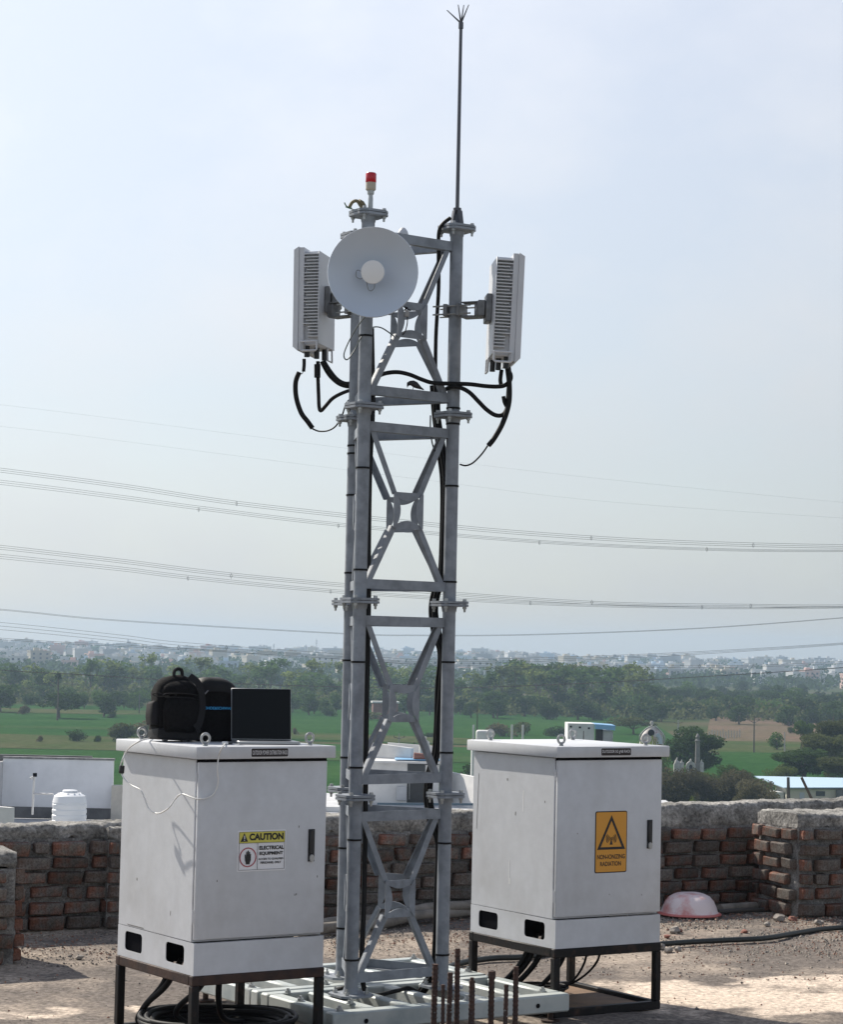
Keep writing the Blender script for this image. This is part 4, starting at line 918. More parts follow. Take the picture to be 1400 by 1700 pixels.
cable([inL(.12, .34, zL + .02), inL(.10, .44, .24), inL(.07, .57, .14), inL(.08, .63, .06), inL(.18, .58, .035)], .014, 'black cable slanting down under the middle of the left rack', group='cables dropping from the racks')
cable([inL(.16, .12, zL + .02), inL(.17, .26, .25), inL(.16, .42, .15), inL(.17, .46, .10), inL(.22, .42, .06)], .013, 'black cable slanting down near the front leg of the left rack stand', group='cables dropping from the racks')
cable([inL(.30, .30, zL + .02), inL(.30, .32, .2), inL(.36, .38, .09), inL(.5, .45, .05), inL(.8, .5, .03)], .014, 'black cable hanging behind the front leg of the left rack stand', group='cables dropping from the racks')
for k, (s_, t_, r_) in enumerate(((.16, .42, .014), (.18, .40, .013), (.20, .36, .014), (.24, .22, .012))):
    cable([inR(s_, t_, zR + .02), inR(s_ - .02, t_ + .03, .22), inR(s_ - .07, t_ + .12, .10), inR(s_ - .12, t_ + .20, .04), inR(s_ - .22, t_ + .26 - .05 * k, .03)], r_, ('leftmost', 'second', 'third', 'rightmost')[k] + ' of the four thick black cables dropping from the right rack', group='cables dropping from the racks')
cable([inR(.42, .30, zR + .01), inR(.42, .32, .2), inR(.38, .40, .08), inR(.28, .48, .04), inR(.10, .52, .035)], .006, 'thin black cable curving down under the right rack, the left one', group='thin cables under the right rack')
cable([inR(.50, .28, zR + .01), inR(.49, .31, .2), inR(.44, .42, .09), inR(.32, .52, .04), inR(.12, .56, .035)], .006, 'thin black cable curving down under the right rack, the right one', group='thin cables under the right rack')
for k in range(3):
    pts = [inR(.20 + (.20 + .02 * k) * math.cos(2 * math.pi * i / 20), .52 + (.13 + .012 * k) * math.sin(2 * math.pi * i / 20), .034 + .012 * k) for i in range(21)]
    cable(pts, .007, ('bottom', 'middle', 'top')[k] + ' loop of thin black cable lying behind the right rack stand', k=3, group='thin cable loops under the right rack')
hose = [(742, 1606), (770, 1597), (820, 1590), (870, 1588), (930, 1580), (1000, 1574), (1092, 1567), (1150, 1563), (1210, 1560), (1270, 1557), (1320, 1549), (1365, 1542), (1430, 1537)]
hp = [on(x, y, .018) for x, y in hose]; b = B(); b.tube(hp, .017, 10, smooth=8); b.obj('hose', mat('hose_black', (.018, .022, .020), .5), label='long black hose running over the rubble from behind the right rack to the right edge', cat='hose', ang=1.5)

# ---- rusty reinforcement bars sticking out of the roof
rebar_m = mat('rusty_rebar', (.075, .038, .028), .85, col2=(.035, .026, .024), vscale=30, bump=.4, bscale=120)
reb = [(723, 1600, 9.62, .0125, 'first rusty rebar from the left, spattered with pale mortar'), (736, 1634, 9.50, .008, 'second rusty rebar from the left, a short thin one'), (748, 1614, 9.60, .011, 'third rusty rebar from the left, with coarse ribs'), (760, 1574, 9.66, .0115, 'tallest rusty rebar, fourth from the left'), (784, 1627, 9.50, .0125, 'fifth rusty rebar from the left, thick and short with a knob on its end'), (817, 1612, 9.62, .0125, 'sixth rusty rebar, with a wider capped top'), (841, 1634, 9.52, .0095, 'seventh rusty rebar, short with coarse ribs'), (857, 1604, 9.64, .0115, 'rightmost rusty rebar of the row')]
for i, (x, y, Y, r_, lb) in enumerate(reb):
    tp = at(x, y, Y); b = B(); h = tp.z; ln = (random.Random(i).uniform(-.012, .012), 0)
    n_ = int(h / .006); pts = []; rr = []
    for k in range(n_ + 1):
        z = -.02 + (h + .02) * k / n_; pts.append((ln[0] * z, ln[1] * z, z)); rr.append(r_ * (1.0 if k % 3 else 1.16))
    b.tube(pts, rr, 10)
    if i == 5: b.lathe([(r_ * 1.3, h - .03), (r_ * 1.35, h), (r_ * .6, h + .004), (0, h + .004)], 12, Matrix.Translation((ln[0] * h, 0, 0)))
    if i == 4: b.lathe([(r_ * .6, h), (r_ * .7, h + .012), (0, h + .014)], 10, Matrix.Translation((ln[0] * h, 0, 0)))
    rot_ = thing('rebar', lb, 'rebar', (tp.x - ln[0] * h, tp.y, 0), 0, 'rusty rebars in front of the base frame')
    b.obj('bar', rebar_m, rot_, ang=.5)
    if i in (0, 2, 6):
        b = B(); rs = random.Random(i)
        for k in range(9):
            a = rs.uniform(3.4, 6.0); pebble(b.bm, Vector((r_ * math.cos(a) + ln[0] * .1, r_ * math.sin(a), rs.uniform(.0, h * .7))), rs.uniform(.004, .009), rs)
        sp_ = b.obj('mortar_spatter', cop_m, rot_, ang=.4, kind='stuff')

# ---- pink basin, upside down
bc_ = on(1145, 1519); basin = thing('plastic_basin', 'pink plastic basin lying upside down on the rubble, smeared with white cement', 'basin', (bc_.x, bc_.y, .012))
pk = mat('basin_pink', (.60, .27, .25), .45, col2=(.76, .65, .64), vscale=7, lo=.36, hi=.52, bump=.15, bscale=40)
b = B(); prof = [(.212, .004), (.214, .0), (.208, -.002), (.196, .010), (.190, .018), (.182, .045), (.164, .085), (.135, .115), (.105, .130), (.085, .137), (.06, .139), (.0, .139)]
b.lathe(prof, 48); bo = b.obj('bowl', pk, basin, ang=.8)
for v in bo.data.vertices:
    if v.co.z > .02: v.co += noise.noise_vector(v.co * 9) * .004
b = B(); b.lathe([(.196, .0105), (.213, .005), (.216, -.001), (.213, -.005), (.198, .004)], 48); b.obj('rim', mat('basin_rim', (.58, .17, .15), .4), basin)
# ================================================================ BACKGROUND
leaf = {}
def leaf_mat(nm, c, c2):
    m = mat(nm, c, .75, col2=c2, vscale=.55, lo=.35, hi=.65, rnd=.30, spec=.04); t = m.node_tree; b = t.nodes['Principled BSDF']   # thin leaves let some sun through
    tr = t.nodes.new('ShaderNodeBsdfTranslucent'); mxs = t.nodes.new('ShaderNodeMixShader'); mxs.inputs[0].default_value = .52
    t.links.new(b.inputs['Base Color'].links[0].from_socket, tr.inputs['Color']); t.links.new(b.outputs[0], mxs.inputs[1]); t.links.new(tr.outputs[0], mxs.inputs[2])
    t.links.new(mxs.outputs[0], [n for n in t.nodes if n.type == 'OUTPUT_MATERIAL'][0].inputs['Surface']); return m
LM = dict(dark=leaf_mat('leaf_dark', (.030, .058, .020), (.052, .086, .028)), mid=leaf_mat('leaf_mid', (.048, .095, .024), (.082, .135, .034)), pale=leaf_mat('leaf_pale', (.115, .165, .045), (.16, .19, .065)),
          brown=leaf_mat('leaf_brown', (.075, .075, .042), (.14, .125, .080)), olive=leaf_mat('leaf_olive', (.060, .078, .030), (.10, .112, .048)))
bark = mat('bark', (.11, .085, .065), .9, var=.4, vscale=3)
def crown_mesh(nm, seed, blobs, n, size, m, flat_=.0, hollow=.45):
    """many leaf sprays spread through overlapping lobes; unit tree: height 1, base at z=0"""
    rs = random.Random(seed); b = B()
    ws_ = [bl[3] * bl[3] * bl[4] for bl in blobs]
    for _ in range(n):
        x, y, z, r_, rz = rs.choices(blobs, ws_)[0]
        while True:
            d = Vector((rs.uniform(-1, 1), rs.uniform(-1, 1), rs.uniform(-1, 1)))
            if hollow < d.length < 1: break
        if noise.noise(Vector((x + d.x * r_, y + d.y * r_, z + d.z * rz)) * 9 + Vector((seed, 0, 0))) < -.18: continue
        c = Vector((x + d.x * r_, y + d.y * r_, z + d.z * rz))
        a = Vector((rs.gauss(0, 1), rs.gauss(0, 1), rs.gauss(0, .6))).normalized(); q = a.orthogonal().normalized(); q.rotate(Matrix.Rotation(rs.uniform(0, 6.28), 3, a))
        w = a.cross(q) * size * rs.uniform(.35, .6); l = q * size * rs.uniform(.6, 1.3)
        b.bm.faces.new([b.bm.verts.new(p) for p in (c - l, c + w, c + l * .9, c - w)])
    me = bpy.data.meshes.new(nm); b.bm.to_mesh(me); b.bm.free(); me.materials.append(m); return me
def trunk_mesh(seed, blobs, r_=.03):
    rs = random.Random(seed); b = B(); fork = Vector((rs.uniform(-.02, .02), rs.uniform(-.02, .02), .26))
    b.tube([(0, 0, -.02), (fork.x * .4, fork.y, .13), fork], [r_ * 1.2, r_, r_ * .8], 7)
    for x, y, z, rr, rz in blobs[:7]:
        e = Vector((x, y, z)); mid = (fork + e) / 2 + Vector((rs.uniform(-.04, .04), rs.uniform(-.04, .04), .02))
        b.tube([fork, mid, e], [r_ * .6, r_ * .4, r_ * .15], 5)
    return b.mesh('trunk', bark)
def blobs_round(seed, w=.42, n=9):
    rs = random.Random(seed); out = [(0, 0, .62, .26, .24)]
    for k in range(n):
        a = rs.uniform(0, 6.28); d = rs.uniform(.35, 1) * w * .62; out.append((d * math.cos(a), d * math.sin(a), rs.uniform(.26, .80), rs.uniform(.14, .24), rs.uniform(.12, .20)))
    return out
def blobs_airy(seed):
    rs = random.Random(seed); out = []
    for k in range(13):
        a = rs.uniform(0, 6.28); z = rs.uniform(.28, .95); d = rs.uniform(.0, .30) * (1.15 - abs(z - .55)); out.append((d * math.cos(a), d * math.sin(a), z, rs.uniform(.06, .12), rs.uniform(.09, .16)))
    return out
def blobs_flat(seed):
    rs = random.Random(seed); out = []
    for k in range(13):
        a = rs.uniform(0, 6.28); d = rs.uniform(.1, 1) * .62; out.append((d * math.cos(a), d * math.sin(a), rs.uniform(.52, .84) - .18 * d, rs.uniform(.16, .26), rs.uniform(.10, .15)))
    return out
def blobs_bush(seed):
    rs = random.Random(seed); out = [(0, 0, .4, .45, .38)]
    for k in range(9):
        a = rs.uniform(0, 6.28); d = rs.uniform(.2, 1) * .62; out.append((d * math.cos(a), d * math.sin(a), rs.uniform(.22, .72) - .2 * d, rs.uniform(.22, .36), rs.uniform(.18, .28)))
    return out
KIND = {}
def make_kind(k, bl, n, size, m, seed, hollow=.45, r_=.03): KIND[k] = (crown_mesh('crown', seed, bl, n, size, LM[m], 0, hollow), trunk_mesh(seed, bl, r_))
for i in range(3):
    make_kind(f'round{i}', blobs_round(20 + i), 1500, .045, ('dark', 'mid', 'dark')[i], i)
    make_kind(f'airy{i}', blobs_airy(40 + i), 900, .036, ('pale', 'mid', 'pale')[i], 10 + i, .2, .014)
    make_kind(f'flat{i}', blobs_flat(60 + i), 2600, .042, ('dark', 'olive', 'mid')[i], 20 + i)
    make_kind(f'bush{i}', blobs_bush(80 + i), 1300, .07, ('brown', 'olive', 'dark')[i], 30 + i, .35, .02)
make_kind('bush3', blobs_bush(90), 1500, .06, 'mid', 39, .3, .02)
make_kind('near_thorn0', blobs_bush(101), 15000, .026, 'brown', 51, .1, .022); make_kind('near_thorn1', blobs_bush(102), 15000, .026, 'olive', 52, .1, .022)
make_kind('near_tree', blobs_round(103, .5, 12), 14000, .022, 'dark', 53, .3); make_kind('near_green', blobs_bush(104), 6000, .035, 'pale', 54, .2)
make_kind('near_mid', blobs_round(105, .5, 12), 12000, .024, 'olive', 55, .3)
def tree(kind, base, h, wd, label, cat='tree', group=None, name='tree', rz=None):
    """wd: half width relative to the unit tree"""
    rz = random.uniform(0, 6.28) if rz is None else rz
    c, t_ = KIND[kind]; w = wd
    o = link(name, None, None, base, (0, 0, rz), (w, w, h), label=label, cat=cat, group=group)
    link('crown', c, o); link('trunk', t_, o); return o
def tree_px(kind, x, yb, yt, wpx, label, Y=None, **kw):
    """tree standing on the fields, seen with its foot at (x,yb) and its top at yt, wpx wide"""
    if Y is None: p = on(x, yb, GZ); Y = p.y
    else: p = at(x, yb, Y); p.z = GZ
    top = at(x, yt, Y).z; h = top - p.z
    unit = 1.0 if kind.startswith(('flat', 'bush', 'near_thorn', 'near_green')) else .62
    w = wpx / CF * Y / 1.55 / (1.0 if unit == 1.0 else .62)
    return tree(kind, p, h, w, label, **kw)

# --- single trees and bushes in the fields, left
tree_px('round0', 0, 1182, 1128, 78, 'dark round tree cut by the left edge, by the far green field')
tree_px('flat0', 98, 1192, 1144, 118, 'broad dark spreading tree behind the tall palm')
tree_px('round2', 172, 1190, 1147, 58, 'dark rounded tree standing right of the palm')
tree_px('bush0', 40, 1186, 1167, 28, 'brownish bush between the left edge tree and the spreading tree', name='bush', cat='bush')
tree_px('bush2', 128, 1231, 1204, 38, 'dark bush in the near field below the palm', name='bush', cat='bush')
tree_px('bush1', 200, 1232, 1190, 70, 'wide olive hedge bush just left of the backpack', name='bush', cat='bush')
tree_px('bush0', 246, 1230, 1189, 60, 'brown hedge bush half hidden behind the backpack', name='bush', cat='bush')
tree_px('bush0', 66, 1232, 1218, 14, 'small dry bush in the near field under the spreading tree', name='bush', cat='bush')
tree_px('bush2', 163, 1232, 1216, 18, 'small low bush left of the hedge by the rack corner', name='bush', cat='bush')
tree_px('bush2', 186, 1192, 1178, 18, 'low dark bush at the right foot of the rounded tree', name='bush', cat='bush')
tree_px('round1', 513, 1187, 1150, 40, 'mid green tree between the laptop and the tower')
tree_px('bush2', 545, 1189, 1166, 34, 'grey green bush right of the mid green tree by the tower', name='bush', cat='bush')
tree_px('bush0', 490, 1220, 1204, 12, 'small brown shrub just right of the laptop', name='bush', cat='bush')
tree_px('bush1', 610, 1195, 1178, 60, 'low hedge in front of the small brick hut', name='bush', cat='bush')
tree_px('bush2', 715, 1224, 1213, 36, 'dark low hedge seen between the tower legs', name='bush', cat='bush')
tree_px('bush0', 575, 1275, 1250, 30, 'bush beside the back leg of the tower, above the white roofs', name='bush', cat='bush', Y=250)
# palm
pb_ = on(95, 1196, GZ); ph = at(95, 1122, pb_.y).z - GZ
palm = thing('palm_tree', 'tall thin palm with a small tufted head standing in the left field', 'palm', pb_)
b = B(); b.tube([(0, 0, -.3), (.1, 0, ph * .5), (-.1, 0, ph)], [.28, .22, .20], 8); b.obj('trunk', bark, palm)
rs = random.Random(4); b = B()
for k in range(34):
    a = rs.uniform(0, 6.28); el = rs.uniform(-1.0, 1.4); L = rs.uniform(.9, 1.5); d = Vector((math.cos(a) * math.cos(el), math.sin(a) * math.cos(el), math.sin(el))); q = d.orthogonal().normalized() * .30
    c = Vector((-.1, 0, ph)); b.quad(c, c + d * L * .6 + q, c + d * L - Vector((0, 0, .3)), c + d * L * .6 - q)
b.obj('fronds', LM['dark'], palm)

# --- right side
tree_px('near_tree', 1150, 1285, 1203, 124, 'large dark rounded tree behind the temple roof ornaments', Y=370)
tree_px('near_green', 1082, 1268, 1210, 64, 'bright green leafy tree hiding the foot of the round temple top', Y=332)
for x, yt, w, k, lb in ((1100, 1262, 150, 'near_thorn0', 'grey brown thorn tree just above the parapet beside the right rack'), (1160, 1268, 140, 'near_thorn1', 'olive thorn tree behind the parapet below the stone pillar'), (1222, 1266, 130, 'near_thorn0', 'grey thorn tree in the middle of the thicket'), (1254, 1282, 100, 'near_thorn0', 'brown thorn tree at the right end of the thicket before the field'), (1276, 1306, 64, 'near_thorn1', 'low thorn tree at the left end of the blue roofed shed'), (1196, 1300, 120, 'near_thorn1', 'low olive thorn tree filling the front of the thicket'), (1138, 1263, 120, 'near_thorn0', 'grey thorn tree hiding the foot of the little shrine')):
    tree_px(k, x, 1345, yt, w, lb, Y=265 + (x % 7) * 6, name='thorn_tree', group='thorn trees beyond the parapet')
tree_px('near_green', 1160, 1345, 1311, 44, 'small bright green bush just above the parapet', Y=240, name='bush', cat='bush')
tree_px('near_tree', 1215, 1340, 1268, 84, 'dark leafy thorn tree between the thicket and the field', Y=310)
tree_px('round1', 1290, 1250, 1214, 44, 'small bright tree beside the tall electric pole', Y=480)
tree_px('flat2', 1338, 1246, 1191, 62, 'green tree standing behind the fence posts at right')
tree_px('near_mid', 1386, 1310, 1188, 90, 'tall olive tree cut by the right edge', Y=400)
tree_px('near_tree', 1335, 1310, 1238, 126, 'dark green tree behind the blue roofed shed', Y=360)
tree_px('near_mid', 1374, 1312, 1212, 92, 'olive tree between the shed and the tall tree at the right edge', Y=375)
tree_px('near_green', 1296, 1312, 1262, 60, 'light leafy bush at the near edge of the right field', Y=345, name='bush', cat='bush')
tree_px('near_mid', 1400, 1320, 1252, 90, 'dense bush at the right edge above the shed', Y=350)
tree_px('bush1', 1313, 1218, 1203, 18, 'small round shrub on the dry field', name='bush', cat='bush')
tree_px('flat1', 1052, 1222, 1186, 100, 'broad olive tree with a domed crown above the small white shed', Y=560)
tree_px('bush0', 830, 1222, 1195, 60, 'brown bush behind the white roof tank', name='bush', cat='bush')
tree_px('bush1', 868, 1220, 1192, 44, 'olive bush behind the pair of white posts', name='bush', cat='bush')
tree_px('bush2', 925, 1222, 1200, 56, 'dark bush left of the small white shed', name='bush', cat='bush')
tree_px('bush2', 785, 1300, 1255, 70, 'dark green thicket between the tower and the right rack', Y=330, name='bush', cat='bush')
tree_px('bush1', 765, 1330, 1285, 60, 'olive thicket lower down between the tower and the right rack', Y=290, name='bush', cat='bush')
tree_px('bush0', 770, 1180, 1168, 20, 'low bush at the field edge right of the tower', name='bush', cat='bush')
tree_px('round2', 820, 1192, 1139, 64, 'dark tree at the front of the wood right of the tower')

# --- the tree belt behind the fields
def where(x):
    for lim, ph in ((60, 'near the left edge'), (130, 'behind the palm'), (240, 'between palm and backpack'), (340, 'behind the backpack'), (390, 'behind the lettered bag'), (490, 'behind the laptop'), (580, 'between laptop and tower'), (660, 'behind the left tower leg'), (760, 'behind the right tower leg'), (840, 'just right of the tower'), (930, 'above the right rack'), (1030, 'above the small white shed'), (1110, 'above the temple top'), (1210, 'above the stone pillar'), (1300, 'around the tall utility pole'), (9999, 'near the right edge')):
        if x < lim: return ph
KA = dict(round0='dark round', round1='mid green round', round2='dark loose', bush2='low dark', bush3='low green', airy0='pale feathery', airy1='green feathery', airy2='pale slender', flat0='spreading')
rs = random.Random(77)
def belt(n, x0, x1, yb, hpx, kinds, lab, grp, jit=6):
    for i in range(n):
        x = x0 + (x1 - x0) * (i + rs.uniform(.1, .9)) / n; y = yb(x) + rs.uniform(-jit, jit); hp_ = hpx(x) * rs.uniform(.75, 1.15); k = rs.choice(kinds)
        random.seed(i * 7 + int(x))
        nm = 'tree'
        tree_px(k, x, y, y - hp_, hp_ * rs.uniform(1.0, 1.6), KA[k] + ' ' + lab + ' ' + where(x), group=KA[k] + ' ' + grp + ' ' + where(x))
hz = lambda x: 1090 + (x - 700) * .021
belt(46, -70, 790, lambda x: hz(x) + 94, lambda x: 36, ['round0', 'bush2', 'round2', 'bush3', 'round1'], 'tree in front of the left belt', 'trees of the left belt, front row')
belt(40, -70, 790, lambda x: hz(x) + 82, lambda x: 62, ['airy0', 'airy1', 'airy2', 'round1'], 'tree of the left belt', 'trees of the left belt, back row')
belt(24, -70, 800, lambda x: hz(x) + 66, lambda x: 36, ['round0', 'bush2', 'bush3'], 'tree at the rear of the left belt', 'trees of the left belt, rear row')
belt(40, 780, 1480, lambda x: hz(x) + 95, lambda x: 42, ['round0', 'round2', 'bush3', 'bush2'], 'tree in front of the right wood', 'trees of the right wood, front row', 8)
belt(22, 800, 1090, lambda x: hz(x) + 84, lambda x: 74, ['airy0', 'airy1', 'airy2'], 'tall tree of the wood', 'tall airy trees right of the tower')
belt(34, 1040, 1490, lambda x: hz(x) + 76, lambda x: 38, ['round0', 'round2', 'round1', 'flat0'], 'tree further back in the right wood', 'trees of the right wood, back row')
belt(24, 780, 1490, lambda x: hz(x) + 60, lambda x: 28, ['round0', 'round2', 'flat0'], 'tree at the rear of the right wood', 'trees of the right wood, rear row')

# --- scrub that closes the foot of the tree belts
b = B(); rs = random.Random(5)
for i in range(1700):
    x = rs.uniform(-650, 2050); p = on(x, hz(x) + rs.uniform(74, 92) + (4 if x > 780 else 0), GZ); h = rs.uniform(2.5, 6.5) * (1 if -80 < x < 1480 else 1.9); w = h * rs.uniform(.7, 1.3)
    for k in range(34):
        c = p + Vector((rs.gauss(0, .5) * w, rs.gauss(0, .5) * w, h * (.1 + .8 * rs.random() ** 1.3))); a = Vector((rs.gauss(0, 1), rs.gauss(0, 1), rs.gauss(0, .8))).normalized(); q = a.orthogonal().normalized(); r_ = a.cross(q); s_ = rs.uniform(.35, .8)
        b.bm.faces.new([b.bm.verts.new(v) for v in (c - q * s_, c + r_ * s_ * .8, c + q * s_, c - r_ * s_ * .8)])
me = bpy.data.meshes.new('undergrowth'); b.bm.to_mesh(me); b.bm.free(); me.materials.append(LM['olive']); link('undergrowth', me, kind='stuff')
# --- city on the slope
city_cols = [mat('city_white', (.54, .54, .53), .8, rnd=.12), mat('city_cream', (.46, .42, .34), .8, rnd=.15), mat('city_pink', (.55, .38, .33), .8, rnd=.15), mat('city_grey', (.40, .41, .42), .8, rnd=.2), mat('city_blue', (.42, .50, .58), .8, rnd=.15)]
win_m = mat('city_window', (.05, .06, .07), .4)
cwin = B(); cwin.box((-.5, -.15, 0), (.5, .0, 1)); cwin = cwin.mesh('window', win_m)
def house_mesh(seed, w, d, fl):
    rs = random.Random(seed); b = B(); h = fl * 3.2
    b.box((-w / 2, -d / 2, -6), (w / 2, d / 2, h)); b.box((-w / 2 - .3, -d / 2 - .3, h + .002), (w / 2 + .3, -d / 2 + .1, h + .9)); b.box((-w / 2 - .3, -d / 2 + .102, h + .002), (-w / 2 + .1, d / 2 + .3, h + .9)); b.box((w / 2 - .1, -d / 2 + .102, h + .002), (w / 2 + .3, d / 2 + .3, h + .9))
    x = rs.uniform(-w * .25, w * .25); b.box((x - 1.8, -.5, h + .003), (x + 1.8, 3, h + 3.0))
    if rs.random() < .6: x2 = -x; b.box((x2 - 1.2, .5, h + .004), (x2 + 1.2, 2.5, h + 2.2))
    for k in range(1, fl): b.box((-w / 2 - .7, -d / 2 - .9, k * 3.2 - .15), (w / 2 + .7, -d / 2 - .004, k * 3.2 + .05))
    me = b.mesh('building', None); return me, w, d, fl
HM = [house_mesh(k, w, d, f) for k, (w, d, f) in enumerate(((11, 10, 2), (13, 11, 3), (9, 9, 2), (15, 12, 4), (12, 12, 3), (9, 11, 3), (22, 14, 4)))]
rs = random.Random(8)
spots = []
def city(n, y0, y1, lab, grp, px0=-60, px1=1460, big=False, wins=False, hscale=1.0):
    for i in range(n):
        Y = rs.uniform(y0, y1); px = px0 + (px1 - px0) * (i + rs.random()) / n; x = at(px, 1090, Y).x
        if any(abs(x - a) < 13 and abs(Y - c) < 18 for a, c in spots): continue
        spots.append((x, Y))
        me, w, d, fl = rs.choice(HM if big else HM[:6]); col = rs.choices(city_cols, (6, 2, 1, 1.5, 1))[0]
        key = (me.name, col.name)
        m2 = bpy.data.meshes.get(key[0] + '_' + key[1])
        if not m2: m2 = me.copy(); m2.name = key[0] + '_' + key[1]; m2.materials.clear(); m2.materials.append(col)
        rz = rs.uniform(-.5, .5); wx_ = at(0, 1090, Y); px_ = 700 + x / Y * CF; lb = f"{dict(city_white='white', city_cream='cream', city_pink='pinkish', city_grey='grey', city_blue='bluish')[col.name]} {'low' if fl < 3 else 'taller'} building {lab} {where(px_)}"; gp_ = grp + ' ' + where(px_)
        if wins:
            o = link('building', None, None, (x, Y, ground_z(x, Y)), (0, 0, rz), (1, 1, 1), label=lb, cat='building', group=gp_); link('walls', m2, o)
            for f in range(fl):
                nn = max(2, int(w / 4))
                for k in range(nn): link('window', cwin, o, (-w / 2 + w * (k + .5) / nn, -d / 2 - .01, f * 3.2 + .9), (0, 0, 0), (1.6, 1, 1.5))
        else: link('building', m2, None, (x, Y, ground_z(x, Y)), (0, 0, rz), (1, 1, hscale), label=lb, cat='building', group=gp_)
city(30, 1500, 1800, 'at the near city edge', 'near row of city buildings', wins=True)
city(120, 1750, 2400, 'in the mid city', 'middle of the far city')
city(150, 2350, 3200, 'near the skyline', 'skyline of the far city', big=True)
rs = random.Random(99)
b = B(); mi = []
for i in range(2000):                                   # the unnumbered rest of the town, past the 300 houses above
    Y = rs.uniform(1650, 3250); x = at(-650 + 2700 * rs.random(), 1090, Y).x; z = ground_z(x, Y); w, d, h = rs.uniform(3.5, 8), rs.uniform(4, 7), rs.choice((3.3, 3.6, 6.5, 7, 9.5))
    n0 = len(b.bm.faces); b.box((-w, -d, -4), (w, d, h), Matrix.Translation((x, Y, z)) @ Matrix.Rotation(rs.uniform(-.6, .6), 4, 'Z')); k = rs.choices(range(5), (7, 2, 1, 1.5, 1))[0]; mi += [k] * 6
    if rs.random() < .5: b.box((-1.5, -1.5, h + .01), (1.5, 1.5, h + 2.4), Matrix.Translation((x + rs.uniform(-1, 1), Y, z))); mi += [k] * 6
    b.bm.faces.ensure_lookup_table()
o = b.obj('distant_houses', None, kind='stuff')
for m in city_cols: o.data.materials.append(m)
o.data.polygons.foreach_set('material_index', mi)
b = B()
for i in range(5600):                                   # greenery that fills the gaps of the town
    Y = rs.uniform(1250, 3200); x = at(-650 + 2700 * rs.random(), 1090, Y).x; z = ground_z(x, Y); h = rs.uniform(5, 10.5); w = h * rs.uniform(.5, 1.1)
    for k in range(16):
        c = Vector((x, Y, z)) + Vector((rs.gauss(0, .42) * w, rs.gauss(0, .42) * w, h * (.25 + .65 * rs.random()))); a = Vector((rs.gauss(0, 1), rs.gauss(0, 1), rs.gauss(0, .8))).normalized(); q = a.orthogonal().normalized(); r_ = a.cross(q); s_ = h * rs.uniform(.12, .24)
        b.bm.faces.new([b.bm.verts.new(p) for p in (c - q * s_, c + r_ * s_ * .8, c + q * s_, c - r_ * s_ * .8)])
me = bpy.data.meshes.new('greenery'); b.bm.to_mesh(me); b.bm.free(); me.materials.append(LM['dark']); link('distant_greenery', me, kind='stuff')
# masts and water tower above the skyline
mast_m = mat('mast_steel', (.30, .31, .33), .6)
for x, yt, yb, lb in ((212, 1060, 1085, 'thin lattice mast above the left city skyline'), (454, 1068, 1092, 'lattice mast above the skyline right of the laptop'), (508, 1070, 1094, 'thin short mast between the two taller skyline masts'), (525, 1060, 1096, 'tallest thin mast on the skyline left of the tower'), (1251, 1091, 1116, 'thin mast above the right city skyline')):
    Y = 2400; p = at(x, yb, Y); gz = ground_z(p.x, Y); t_ = at(x, yt, Y).z; m_ = thing('antenna_mast', lb, 'mast', (p.x, Y, gz)); H_ = t_ - gz
    b = B(); b.tube([(0, 0, 0), (0, 0, H_)], [.55, .20], 5); b.obj('pole', mast_m, m_)
    b = B()
    for k in range(3): b.tube([(-.9, 0, H_ * (.80 + .06 * k)), (.9, 0, H_ * (.80 + .06 * k))], .3, 5)
    b.obj('crossarm', mast_m, m_)
p = at(172, 1085, 2350); wt = thing('water_tower', 'drum shaped water tower on the left city skyline', 'water tower', (p.x, 2350, ground_z(p.x, 2350))); zz = at(172, 1074, 2350).z - ground_z(p.x, 2350)
b = B(); b.lathe([(2.2, 0), (2.2, zz - 5), (4.6, zz - 4), (4.6, zz), (0, zz + .8)], 12); b.obj('tank', city_cols[3], wt)

# --- small buildings and poles in the middle distance
plaster = mat('white_plaster', (.66, .655, .64), .85, col2=(.50, .50, .50), vscale=.9, lo=.42, hi=.75)
plaster_g = mat('grey_plaster', (.50, .51, .53), .85, col2=(.34, .35, .36), vscale=.7, lo=.42, hi=.75)
conc = mat('dark_concrete', (.17, .17, .175), .9, var=.4, vscale=1.2)
door_m = mat('dark_door', (.02, .022, .026), .4)
blue_sheet = mat('blue_sheet', (.20, .42, .66), .4)
h0 = on(640, 1194, GZ); hw = 42 / CF * h0.y; hut = thing('brick_hut', 'small reddish brick hut with a white roof edge seen through the tower', 'hut', h0, .1); hh = at(640, 1167, h0.y).z - GZ
B().box((-hw / 2, 0, 0), (hw / 2, 4, hh), bev=.02).obj('wall', mat('hut_brick', (.26, .13, .11), .9, var=.3, vscale=1), hut); B().box((-hw / 2 - .3, -.5, hh + .003), (hw / 2 + .3, 4.4, hh + .5)).obj('roof', plaster, hut)
